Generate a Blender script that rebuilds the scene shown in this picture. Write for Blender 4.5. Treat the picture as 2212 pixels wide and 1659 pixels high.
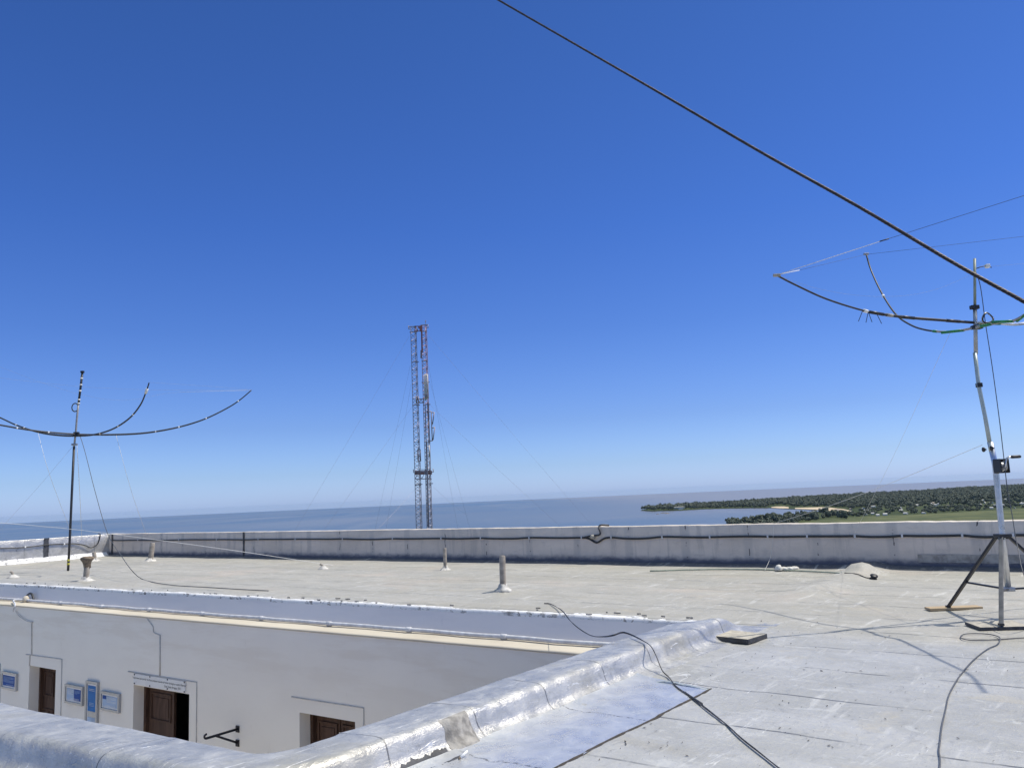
import bpy, bmesh, math, random
from mathutils import Vector, Matrix, noise, Euler
R = random.Random(7)
rad = math.radians
for o in list(bpy.data.objects): bpy.data.objects.remove(o)
scn = bpy.context.scene
COL = scn.collection

# ------------------------------------------------------------------ camera, sky, sun
FPX, ROLL, PITCH, EYE = 1745.0, rad(2.54), rad(7.84), 1.7     # focal length in 2212-px-wide units
cam = bpy.data.cameras.new('camera'); cam_o = bpy.data.objects.new('camera', cam); COL.objects.link(cam_o)
cam.sensor_width = 36.0; cam.lens = 36.0 * FPX / 2212.0
cam.clip_start = 0.05; cam.clip_end = 200000.0
_f = Vector((0, math.cos(PITCH), math.sin(PITCH))); _u0 = Vector((0, -math.sin(PITCH), math.cos(PITCH))); _r0 = Vector((1, 0, 0))
_r = _r0 * math.cos(ROLL) - _u0 * math.sin(ROLL); _u = _u0 * math.cos(ROLL) + _r0 * math.sin(ROLL)
cam_o.matrix_world = Matrix(((_r.x, _u.x, -_f.x, 0), (_r.y, _u.y, -_f.y, 0), (_r.z, _u.z, -_f.z, EYE), (0, 0, 0, 1)))
scn.camera = cam_o

SUN_EL, SUN_HEAD = rad(61.5), rad(83.0)                      # heading measured from +Y towards +X
to_sun = Vector((math.sin(SUN_HEAD) * math.cos(SUN_EL), math.cos(SUN_HEAD) * math.cos(SUN_EL), math.sin(SUN_EL)))
sun = bpy.data.lights.new('sun', 'SUN'); sun.energy = 3.9; sun.angle = rad(0.5); sun.color = (1.0, 0.95, 0.87)
sun_o = bpy.data.objects.new('sun', sun); COL.objects.link(sun_o)
sun_o.rotation_euler = to_sun.to_track_quat('Z', 'Y').to_euler()
world = bpy.data.worlds.new('World'); scn.world = world; world.use_nodes = True
wn = world.node_tree.nodes; wl = world.node_tree.links
bg = wn['Background']
sky = wn.new('ShaderNodeTexSky'); sky.sky_type = 'NISHITA'; sky.sun_disc = False
sky.sun_elevation = SUN_EL; sky.sun_rotation = SUN_HEAD
sky.altitude = 120; sky.air_density = 1.0; sky.dust_density = 0.6; sky.ozone_density = 3.0
tc = wn.new('ShaderNodeTexCoord'); sp = wn.new('ShaderNodeSeparateXYZ'); wl.new(tc.outputs['Generated'], sp.inputs[0])
grade = wn.new('ShaderNodeValToRGB'); cr_ = grade.color_ramp     # pale horizon, deep blue above; unseen zenith warmed and brightened as added fill
for i, (pos, c_) in enumerate(((0.0, (.62, .83, 1.54)), (.035, (.50, .67, 1.15)), (.09, (.40, .535, .94)), (.20, (.30, .46, .87)), (.32, (.245, .43, .865)), (.56, (.225, .41, .775)), (.68, (2.6, 2.1, 1.32)))):
    e = cr_.elements[i] if i < 2 else cr_.elements.new(pos)
    e.position = pos; e.color = (c_[0] / 4, c_[1] / 4, c_[2] / 4, 1)
wl.new(sp.outputs[2], grade.inputs[0])
mul = wn.new('ShaderNodeVectorMath'); mul.operation = 'MULTIPLY'; wl.new(sky.outputs[0], mul.inputs[0]); wl.new(grade.outputs[0], mul.inputs[1])
mu2 = wn.new('ShaderNodeVectorMath'); mu2.operation = 'SCALE'; mu2.inputs['Scale'].default_value = 4.0; wl.new(mul.outputs[0], mu2.inputs[0]); wl.new(mu2.outputs[0], bg.inputs['Color'])
bg.inputs['Strength'].default_value = 0.15
scn.view_settings.view_transform = 'Standard'; scn.view_settings.look = 'None'
scn.view_settings.exposure = 0.0; scn.view_settings.gamma = 1.0

# ------------------------------------------------------------------ measuring helpers
CX, CY = 1106.0, 829.5
def ray(x, y):
    a = (x - CX) / FPX; b = (CY - y) / FPX
    X = a * math.cos(ROLL) + b * math.sin(ROLL); Y = -a * math.sin(ROLL) + b * math.cos(ROLL)
    return Vector((X, math.cos(PITCH) - Y * math.sin(PITCH), math.sin(PITCH) + Y * math.cos(PITCH)))
def U(x, y, z=0.0):
    d = ray(x, y); t = (z - EYE) / d.z
    return Vector((d.x * t, d.y * t, z))
def YD(x, y, depth):
    d = ray(x, y); t = depth / d.y
    return Vector((d.x * t, depth, EYE + d.z * t))
HA = rad(37.3); SA, CA = math.sin(HA), math.cos(HA)
def tl(P): return Vector((CA * P[0] - SA * P[1], SA * P[0] + CA * P[1], P[2]))       # world -> building axes
def tw(P): return Vector((CA * P[0] + SA * P[1], -SA * P[0] + CA * P[1], P[2]))      # building axes -> world
def UL(x, y, z=0.0): return tl(U(x, y, z))
def vplane(x, y, Y0, k, X0):                                 # meets the upright plane Y = Y0 + k (X - X0) in building axes
    d = tl(ray(x, y)); t = (Y0 - k * X0) / (d.y - k * d.x)
    return Vector((d.x * t, d.y * t, EYE + d.z * t))
def edgeY(X): return 8.87 + 0.0465 * (X + 23.7)              # court edge of the middle roof
def facY(X): return 8.30 + 0.0465 * (X + 22.15)              # court facade
def wallY(X): return 16.35 + 0.0155 * (X + 33.3)             # outer parapet
def FAC(x, y): return vplane(x, y, 8.30, 0.0465, -22.15)
def WAL(x, y): return vplane(x, y, 16.35, 0.0155, -33.3)
def smooth(a, b, x):
    t = min(1, max(0, (x - a) / (b - a))); return t * t * (3 - 2 * t)
def nz(x, y, z=0.0): return noise.noise(Vector((x, y, z)))
def cr(pts, n=8):                                            # smooth curve through points
    pts = [Vector(p) for p in pts]; out = []
    P = [pts[0] * 2 - pts[1]] + pts + [pts[-1] * 2 - pts[-2]]
    for i in range(1, len(P) - 2):
        a, b, c, d = P[i - 1:i + 3]
        for k in range(n):
            t = k / n
            out.append(0.5 * (2 * b + (c - a) * t + (2 * a - 5 * b + 4 * c - d) * t * t + (3 * b - a - 3 * c + d) * t ** 3))
    out.append(pts[-1]); return out

# ------------------------------------------------------------------ mesh builder
class MB:
    def __init__(s): s.v = []; s.f = []
    def add(s, vs, fs):
        o = len(s.v); s.v += [Vector(p) for p in vs]; s.f += [[i + o for i in f] for f in fs]; return s
    def box(s, c, size, M=None):
        M = M or Matrix.Identity(3); c = Vector(c); h = [q / 2 for q in size]
        vs = [c + M @ Vector((x * h[0], y * h[1], z * h[2])) for x in (-1, 1) for y in (-1, 1) for z in (-1, 1)]
        return s.add(vs, [[0, 1, 3, 2], [4, 6, 7, 5], [0, 4, 5, 1], [2, 3, 7, 6], [0, 2, 6, 4], [1, 5, 7, 3]])
    def tube(s, pts, r, n=8, caps=True):
        pts = [Vector(p) for p in pts]; m = len(pts); rr = r if isinstance(r, (list, tuple)) else [r] * m
        T = [(pts[min(i + 1, m - 1)] - pts[max(i - 1, 0)]).normalized() for i in range(m)]
        ref = Vector((0, 0, 1)) if abs(T[0].z) < .9 else Vector((1, 0, 0))
        N = (ref - T[0] * ref.dot(T[0])).normalized(); vs = []; fs = []
        for i in range(m):
            N = (N - T[i] * N.dot(T[i])).normalized(); B = T[i].cross(N)
            for k in range(n):
                a = 2 * math.pi * k / n; vs.append(pts[i] + (N * math.cos(a) + B * math.sin(a)) * rr[i])
        for i in range(m - 1):
            for k in range(n):
                k2 = (k + 1) % n; fs.append([i * n + k, i * n + k2, (i + 1) * n + k2, (i + 1) * n + k])
        if caps: fs += [list(range(n))[::-1], [(m - 1) * n + k for k in range(n)]]
        return s.add(vs, fs)
    def bar(s, a, b, w, h=None):                             # square bar
        a, b = Vector(a), Vector(b); d = (b - a); L = d.length; q = d.to_track_quat('Z', 'Y').to_matrix()
        return s.box((a + b) / 2, (w, h or w, L), q)
    def grid(s, rows):
        n = len(rows[0]); vs = [p for r in rows for p in r]
        return s.add(vs, [[i * n + j, i * n + j + 1, (i + 1) * n + j + 1, (i + 1) * n + j] for i in range(len(rows) - 1) for j in range(n - 1)])
    def lathe(s, prof, c, n=16, wob=0.0, seed=0.0, M=None):
        c = Vector(c); vs = []; fs = []; M = M or Matrix.Identity(3)
        for i, (r, z) in enumerate(prof):
            for k in range(n):
                a = 2 * math.pi * k / n; q = r * (1 + wob * nz(math.cos(a) * 1.7 + seed, math.sin(a) * 1.7, z * 6 + seed))
                vs.append(c + M @ Vector((q * math.cos(a), q * math.sin(a), z)))
        for i in range(len(prof) - 1):
            for k in range(n):
                k2 = (k + 1) % n; fs.append([i * n + k, i * n + k2, (i + 1) * n + k2, (i + 1) * n + k])
        fs += [[(len(prof) - 1) * n + k for k in range(n)], list(range(n))[::-1]]
        return s.add(vs, fs)
    def build(s, name, m, parent=None, smooth_=False, bevel=0.0, origin=None, local=False):
        """parent given: vertices are world (or, with local, building) coordinates and the root's place is taken off"""
        root = parent
        while root is not None and root.parent is not None: root = root.parent
        off = Vector((0, 0, 0)) if (local or root is None) else root.location.copy()
        if root is None and origin is not None: off = Vector(origin)
        me = bpy.data.meshes.new(name); me.from_pydata([tuple(p - off) for p in s.v], [], s.f)
        if smooth_: me.polygons.foreach_set('use_smooth', [True] * len(me.polygons))
        bm = bmesh.new(); bm.from_mesh(me); bmesh.ops.recalc_face_normals(bm, faces=bm.faces)
        if bevel:
            es = [e for e in bm.edges if len(e.link_faces) == 2 and e.calc_face_angle(0) > 0.6]
            bmesh.ops.bevel(bm, geom=es, offset=bevel, segments=2, affect='EDGES', profile=0.6)
        bm.to_mesh(me); bm.free(); me.update()
        o = bpy.data.objects.new(name, me); COL.objects.link(o)
        if m: me.materials.append(m)
        if parent: o.parent = parent
        elif origin is not None: o.location = origin
        return o
def tag(o, label=None, cat=None, group=None, kind=None):
    if label: o['label'] = label
    if cat: o['category'] = cat
    if group: o['group'] = group
    if kind: o['kind'] = kind
    return o
def thing(name, loc, label, cat, group=None, rz=0):
    o = bpy.data.objects.new(name, None); COL.objects.link(o); o.location = loc; o.rotation_euler = (0, 0, rz); o.empty_display_size = .2
    return tag(o, label, cat, group)

# ------------------------------------------------------------------ materials
class NM:
    def __init__(s, name):
        s.m = bpy.data.materials.new(name); s.m.use_nodes = True; s.t = s.m.node_tree; s.n = s.t.nodes; s.l = s.t.links
        s.p = s.n['Principled BSDF']; s.co = s.n.new('ShaderNodeTexCoord').outputs['Object']
    def put(s, sock, v):
        if hasattr(v, 'is_linked') or isinstance(v, bpy.types.NodeSocket): s.l.new(v, sock)
        elif isinstance(v, (tuple, list)) and len(v) == 3 and sock.type == 'RGBA': sock.default_value = (*v, 1)
        else: sock.default_value = v
    def set(s, **k):
        for a, v in k.items(): s.put(s.p.inputs[a.replace('_', ' ')], v)
        return s
    def noise(s, scale=(1, 1, 1), detail=4, rough=.55, dist=0.0, off=(0, 0, 0), co=None, rot=(0, 0, 0)):
        mp = s.n.new('ShaderNodeMapping'); mp.inputs['Scale'].default_value = scale; mp.inputs['Location'].default_value = off; mp.inputs['Rotation'].default_value = rot
        s.l.new(co or s.co, mp.inputs['Vector'])
        t = s.n.new('ShaderNodeTexNoise'); t.inputs['Scale'].default_value = 1; t.inputs['Detail'].default_value = detail
        t.inputs['Roughness'].default_value = rough; t.inputs['Distortion'].default_value = dist
        s.l.new(mp.outputs[0], t.inputs['Vector']); return t.outputs['Fac']
    def ramp(s, fac, lo, hi, a=0.0, b=1.0):
        mr = s.n.new('ShaderNodeMapRange'); mr.interpolation_type = 'SMOOTHSTEP'
        s.put(mr.inputs['Value'], fac); mr.inputs['From Min'].default_value = lo; mr.inputs['From Max'].default_value = hi
        mr.inputs['To Min'].default_value = a; mr.inputs['To Max'].default_value = b; return mr.outputs[0]
    def math(s, op, a, b=0.0):
        m = s.n.new('ShaderNodeMath'); m.operation = op; s.put(m.inputs[0], a); s.put(m.inputs[1], b); return m.outputs[0]
    def mix(s, fac, a, b):
        m = s.n.new('ShaderNodeMix'); m.data_type = 'RGBA'
        s.put(m.inputs[0], fac); s.put(m.inputs[6], a); s.put(m.inputs[7], b); return m.outputs[2]
    def xyz(s):
        q = s.n.new('ShaderNodeSeparateXYZ'); s.l.new(s.co, q.inputs[0]); return q.outputs
    def bump(s, h, strength=.5, dist=.01, prev=None):
        b = s.n.new('ShaderNodeBump'); b.inputs['Strength'].default_value = strength; b.inputs['Distance'].default_value = dist
        s.put(b.inputs['Height'], h)
        if prev is not None: s.l.new(prev, b.inputs['Normal'])
        s.l.new(b.outputs[0], s.p.inputs['Normal']); return b.outputs[0]
    def line(s, coord, period, phase, width, wob=None):      # 1 on thin lines every period
        c = s.math('ADD', coord, -phase)
        if wob is not None: c = s.math('ADD', c, wob)
        fr = s.math('FRACT', s.math('DIVIDE', c, period)); d = s.math('ABSOLUTE', s.math('SUBTRACT', fr, .5))
        return s.ramp(d, .5 - width / period, .5 - width * .4 / period)
def plain(name, col, rough=.6, metal=0.0, var=.25, scale=6, bump=.0, spec=.5):
    M = NM(name); n = M.noise((scale,) * 3, 5)
    dk = tuple(c * (1 - var) for c in col); lt = tuple(min(1, c * (1 + var)) for c in col)
    M.set(Base_Color=M.mix(M.ramp(n, .3, .7), dk, lt), Roughness=M.ramp(n, .2, .8, max(0.02, rough - .1), min(1, rough + .1)), Metallic=metal, Specular_IOR_Level=spec)
    if bump: M.bump(M.noise((scale * 6,) * 3, 4), bump, .004)
    return M.m

def m_roof():
    M = NM('roof_membrane'); X, Y, Z = M.xyz()
    big = M.noise((.45, .5, 1), 5, .6, .3); med = M.noise((1.1, 1.6, 2), 6, .62, .5, (3, 7, 1)); fine = M.noise((24, 20, 20), 5, .65)
    streak = M.noise((7, .9, 3), 5, .6, .2, (11, 2, 5), rot=(0, 0, .35)); streak2 = M.noise((26, 2.6, 6), 4, .6, .3, (1, 9, 2), rot=(0, 0, -.25))
    near = M.ramp(M.math('ADD', Y, M.math('MULTIPLY', M.math('SUBTRACT', big, .5), 2.6)), 10.1, 8.4)
    far_c = M.mix(M.ramp(med, .3, .7), (.35, .335, .29), (.435, .415, .365))
    far_c = M.mix(M.ramp(big, .52, .72), far_c, (.46, .405, .34))
    near_c = M.mix(M.ramp(med, .3, .72), (.37, .368, .352), (.53, .522, .50))
    near_c = M.mix(M.ramp(big, .55, .72, 0, .8), near_c, (.335, .33, .305))
    c = M.mix(near, far_c, near_c)
    wnz = M.n.new('ShaderNodeTexWhiteNoise'); wnz.noise_dimensions = '1D'; crs = M.math('FLOOR', M.math('DIVIDE', M.math('SUBTRACT', Y, .02), 1.035)); M.l.new(crs, wnz.inputs['W'])
    c = M.mix(M.math('MULTIPLY', wnz.outputs['Value'], .42), c, (.33, .325, .30))
    drip = M.ramp(M.noise((.22, .9, 1), 6, .68, .6, (2, 30, 0)),   .48, .64, 0, .65); c = M.mix(drip, c, (.345, .325, .27))
    gap = M.math('ADD', M.math('SUBTRACT', 16.866, Y), M.math('MULTIPLY', X, .0155)); c = M.mix(M.ramp(M.math('ADD', gap, M.math('MULTIPLY', M.math('SUBTRACT', med, .5), .2)), .36, .26), c, (.10, .105, .125))  # dark strip at the parapet foot deepens its cast shadow in the roof colour
    stain = M.ramp(M.noise((1.3, 1.0, 1), 6, .7, .6, (21, 4, 0)), .6, .74, 0, .55); c = M.mix(stain, c, (.30, .285, .235))
    c = M.mix(M.ramp(streak, .58, .72, 0, .6), c, (.64, .63, .60))
    lines = M.line(Y, 1.035, .52, .016, M.math('MULTIPLY', M.math('SUBTRACT', M.noise((.8, .1, 1), 4), .5), .10))
    brk = M.ramp(M.noise((1.1, .55, 1), 5, .7, 0, (5, 5, 5)), .42, .56); lines = M.math('MULTIPLY', lines, brk)
    c = M.mix(M.math('MULTIPLY', lines, .85), c, (.10, .10, .10))
    speck = M.ramp(M.noise((55, 30, 30), 2, .5), .70, .75, 0, .7); dens = M.ramp(big, .42, .6); c = M.mix(M.math('MULTIPLY', speck, dens), c, (.13, .12, .11))
    clus = M.ramp(M.noise((.55, .7, 1), 4, .6, 0, (17, 3, 0)), .40, .56)
    sc1 = M.ramp(M.noise((4.0, 34, 9), 4, .7, .4, (2, 8, 1), rot=(0, 0, .05)), .66, .70); sc2 = M.ramp(M.noise((34, 2.4, 9), 4, .7, .7, (6, 1, 1), rot=(0, 0, -.25)), .67, .71); sc3 = M.ramp(M.noise((22, 22, 9), 3, .6, .5, (6, 11, 1)), .74, .77); sc1 = M.math('MAXIMUM', sc1, sc3)
    rdg = M.ramp(M.math('ABSOLUTE', M.math('SUBTRACT', M.noise((2.6, .55, 1), 5, .6, .6, (9, 2, 4), rot=(0, 0, -.12)), .5)), .014, .003); rdg = M.math('MULTIPLY', rdg, M.ramp(M.noise((1.5, 1.1, 1), 4, .65, 0, (3, 23, 0)), .46, .62)); sc2 = M.math('MAXIMUM', sc2, M.math('MULTIPLY', rdg, .55))
    scf = M.math('MULTIPLY', M.math('MAXIMUM', sc1, sc2), M.math('MULTIPLY', clus, M.ramp(near, 0, 1, .35, .95))); c = M.mix(scf, c, (.80, .80, .79))
    blot = M.ramp(M.noise((9, 5, 5), 6, .72, .5, (3, 13, 2)), .52, .70, 0, .5); c = M.mix(blot, c, (.26, .255, .235)); lite = M.ramp(M.noise((3, 6, 5), 6, .72, .8, (8, 3, 2)), .54, .70, 0, .45); c = M.mix(lite, c, (.60, .60, .58)); tan = M.ramp(M.noise((.8, 1.3, 1), 5, .65, .6, (40, 3, 2)), .60, .70, 0, .5); c = M.mix(tan, c, (.47, .43, .34))
    metal = M.math('MULTIPLY', near, M.ramp(med, .3, .7, .0, .16))
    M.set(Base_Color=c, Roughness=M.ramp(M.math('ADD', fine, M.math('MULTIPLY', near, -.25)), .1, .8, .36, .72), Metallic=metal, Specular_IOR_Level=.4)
    b = M.bump(med, .5, .03); b = M.bump(M.noise((9, 5, 6), 6, .68, .6, (3, 13, 2)), .55, .014, b); b = M.bump(streak2, .28, .007, b); b = M.bump(fine, .6, .006, b); b = M.bump(scf, .4, .006, b); M.bump(lines, -.5, .01, b)
    return M.m
def m_silver():
    M = NM('aluminium_paint'); X, Y, Z = M.xyz()
    big = M.noise((1.1, 1.1, 1.1), 5, .6, .3); med = M.noise((5, 4, 5), 6, .65, .5, (2, 3, 1)); fine = M.noise((60, 45, 60), 4, .6)
    brush = M.noise((30, 4, 24), 4, .6, .4, (4, 0, 2)); brush2 = M.noise((5, 40, 24), 3, .6, .4, (7, 1, 2))
    c = M.mix(M.ramp(med, .3, .7), (.41, .405, .39), (.58, .57, .545))
    c = M.mix(M.ramp(big, .52, .70, 0, .8), c, (.36, .345, .30))
    wob = M.math('MULTIPLY', M.math('SUBTRACT', M.noise((3, 3, 3), 3), .5), .07)
    l1 = M.math('MULTIPLY', M.line(Y, .86, .28, .009, wob), M.ramp(Y, 3.3, 3.4)); l2 = M.math('MULTIPLY', M.line(X, 1.15, .35, .008, wob), M.ramp(X, -4.6, -4.75))
    ln = M.math('MULTIPLY', M.math('MAXIMUM', l1, l2), M.ramp(med, .38, .52)); c = M.mix(M.math('MULTIPLY', ln, .8), c, (.08, .08, .08))
    speck = M.ramp(M.noise((16, 22, 16), 3, .6, .3, (9, 9, 9)), .74, .78, 0, .8); c = M.mix(speck, c, (.09, .085, .08))
    flake = M.ramp(M.noise((9, 26, 9), 4, .7, .4, (31, 2, 7)), .70, .74); c = M.mix(flake, c, (.74, .74, .74))
    scr = M.math('MULTIPLY', M.ramp(M.noise((34, 3.5, 20), 3, .65, .5, (5, 5, 5), rot=(0, 0, .5)), .62, .68), M.ramp(M.noise((1.6, 1.6, 1.6), 3, .6, 0, (8, 8, 1)), .42, .6)); c = M.mix(scr, c, (.78, .78, .78))
    mot = M.ramp(M.noise((14, 11, 14), 6, .72, .4, (1, 2, 3)), .52, .72, 0, .5); c = M.mix(mot, c, (.25, .245, .23))
    M.set(Base_Color=c, Roughness=M.ramp(med, .25, .75, .26, .46), Metallic=M.ramp(big, .4, .7, .46, .24), Specular_IOR_Level=.75)
    b = M.bump(M.noise((7, 5, 7), 4, .5, .4, (2, 3, 1)), .5, .018); b = M.bump(M.noise((24, 15, 24), 5, .65, .5, (2, 3, 1)), .65, .009, b); b = M.bump(brush, .6, .007, b); b = M.bump(brush2, .4, .005, b); b = M.bump(scr, .5, .005, b); M.bump(fine, .8, .003, b)
    return M.m
def m_patch():
    M = NM('fresh_aluminium_sheet')
    med = M.noise((6, 5, 5), 6, .6, .6); fine = M.noise((45, 30, 45), 4, .6); sp = M.ramp(M.noise((20, 28, 20), 3, .6), .73, .77)
    c = M.mix(M.ramp(med, .3, .7), (.62, .63, .64), (.72, .725, .73)); c = M.mix(M.ramp(M.noise((1.3, 1.1, 1), 5), .58, .7, 0, .5), c, (.5, .5, .5)); c = M.mix(M.math('MULTIPLY', sp, .4), c, (.85, .85, .85)); X, Y, Z = M.xyz(); c = M.mix(M.math('MULTIPLY', M.line(Y, 1.3, .35, .012, M.math('MULTIPLY', M.math('SUBTRACT', med, .5), .2)), M.ramp(fine, .4, .55)), c, (.2, .2, .2))
    M.set(Base_Color=c, Roughness=M.ramp(med, .2, .8, .22, .40), Metallic=.6, Specular_IOR_Level=.7); b = M.bump(med, .45, .03); M.bump(M.noise((12, 9, 12), 5, .6, .5), .3, .006, b)
    return M.m
def m_outer_wall():
    M = NM('weathered_parapet'); X, Y, Z = M.xyz()
    big = M.noise((.5, .5, 1.4), 5, .6, .3); med = M.noise((3, 3, 5), 6, .65, .3); fine = M.noise((30, 30, 60), 4)
    c = M.mix(M.ramp(big, .3, .7), (.60, .53, .455), (.74, .655, .57)); c = M.mix(M.ramp(med, .55, .75, 0, .6), c, (.50, .455, .41)); vs = M.ramp(M.noise((5, 1, .55), 6, .7, .3, (7, 1, 3)), .53, .68, 0, .55); c = M.mix(vs, c, (.44, .405, .37))
    wob = M.math('MULTIPLY', M.math('SUBTRACT', M.noise((4, 1, 4), 4), .5), .10)
    band = M.line(X, 1.42, .4, .14, wob); c = M.mix(M.math('MULTIPLY', band, M.ramp(big, .3, .6, .2, .6)), c, (.46, .43, .40))
    crack = M.math('MULTIPLY', M.line(X, 1.42, .42, .014, wob), M.ramp(M.noise((.9, 1, 5), 4, .7), .52, .60)); c = M.mix(crack, c, (.05, .05, .06))
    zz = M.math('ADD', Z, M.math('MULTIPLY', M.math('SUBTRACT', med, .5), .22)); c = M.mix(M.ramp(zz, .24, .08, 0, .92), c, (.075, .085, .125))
    M.set(Base_Color=c, Roughness=M.ramp(fine, .2, .8, .55, .8), Metallic=.12); b = M.bump(med, .35, .02); M.bump(fine, .3, .004, b)
    return M.m
def m_plaster(name, a, b_, stain, sz=(0, 0), amt=.4):
    M = NM(name); X, Y, Z = M.xyz()
    big = M.noise((.35, .35, .6), 5, .6); lay = M.noise((.5, .5, 3.2), 5, .65, .2); fine = M.noise((24, 24, 24), 4)
    c = M.mix(M.ramp(big, .3, .7), a, b_)
    c = M.mix(M.math('MULTIPLY', M.ramp(lay, .46, .64, 0, 1), M.ramp(Z, sz[0], sz[1], 0, amt)), c, stain)
    c = M.mix(M.ramp(M.noise((3, 3, .9), 5, .7, 0, (4, 1, 1)), .62, .78, 0, .35), c, tuple(q * .8 for q in stain))
    M.set(Base_Color=c, Roughness=.85, Specular_IOR_Level=.2); b = M.bump(M.noise((5, 5, 5), 5), .15, .02); M.bump(fine, .2, .003, b)
    return M.m
def m_flash():
    M = NM('flaking_white_paint'); n = M.noise((7, 9, 9), 6, .7, .4); n2 = M.noise((2, 3, 2), 4, .6, 0, (9, 1, 1))
    g = M.math('MULTIPLY', M.ramp(n, .50, .58), M.ramp(n2, .40, .58)); c = M.mix(M.ramp(n, .3, .6), (.70, .705, .72), (.80, .80, .81)); c = M.mix(g, c, (.22, .215, .21))
    M.set(Base_Color=c, Roughness=.65); b = M.bump(n, .6, .015); M.bump(g, -.4, .006, b); return M.m
def m_wood(name, a, b_, along=(2, 2, 14), scale=1.0):
    M = NM(name); g = M.noise(tuple(q * scale for q in along), 5, .6, 1.2); M.set(Base_Color=M.mix(M.ramp(g, .3, .7), a, b_), Roughness=.65, Specular_IOR_Level=.3); M.bump(g, .2, .003); return M.m
def m_sea():
    M = NM('sea_water'); M.co = M.n.new('ShaderNodeNewGeometry').outputs['Position']
    big = M.noise((.00022, .00035, .001), 5, .6, .6); X, Y, Z = M.xyz()
    c = M.mix(M.ramp(big, .35, .65), (.075, .125, .185), (.145, .17, .20))
    c = M.mix(M.ramp(X, -300, 2600, 0, .85), c, (.245, .23, .215))
    strk = M.noise((.0012, .00016, .001), 5, .65, .8); c = M.mix(M.ramp(strk, .48, .66, 0, .35), c, (.24, .25, .26))
    w = M.noise((.02, .035, .02), 6, .7); w2 = M.noise((.003, .004, .003), 4, .6)
    M.set(Base_Color=c, Roughness=.32, Specular_IOR_Level=.22); b = M.bump(w2, .5, 8.0); M.bump(w, .6, 1.2, b); return M.m
def m_leaf(name, a, b_, sc=.05):
    M = NM(name); oi = M.n.new('ShaderNodeObjectInfo').outputs['Random']; M.co = M.n.new('ShaderNodeNewGeometry').outputs['Position']
    n = M.noise((sc, sc, sc), 5, .7); n2 = M.noise((sc * 7,) * 3, 3, .6)
    c = M.mix(M.ramp(n, .35, .65), a, b_); c = M.mix(M.ramp(n2, .4, .7, 0, .6), c, tuple(q * 1.6 for q in b_)); M.set(Base_Color=c, Roughness=.8, Specular_IOR_Level=.15); return M.m
def m_ground(name, a, b_, sc):
    M = NM(name); M.co = M.n.new('ShaderNodeNewGeometry').outputs['Position']
    n = M.noise((sc, sc * .8, sc), 7, .65, .5); M.set(Base_Color=M.mix(M.ramp(n, .35, .65), a, b_), Roughness=.95, Specular_IOR_Level=.1); return M.m
def m_lattice(name, a, b_):
    return plain(name, a, .55, .3, .3, 1.0)

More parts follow.
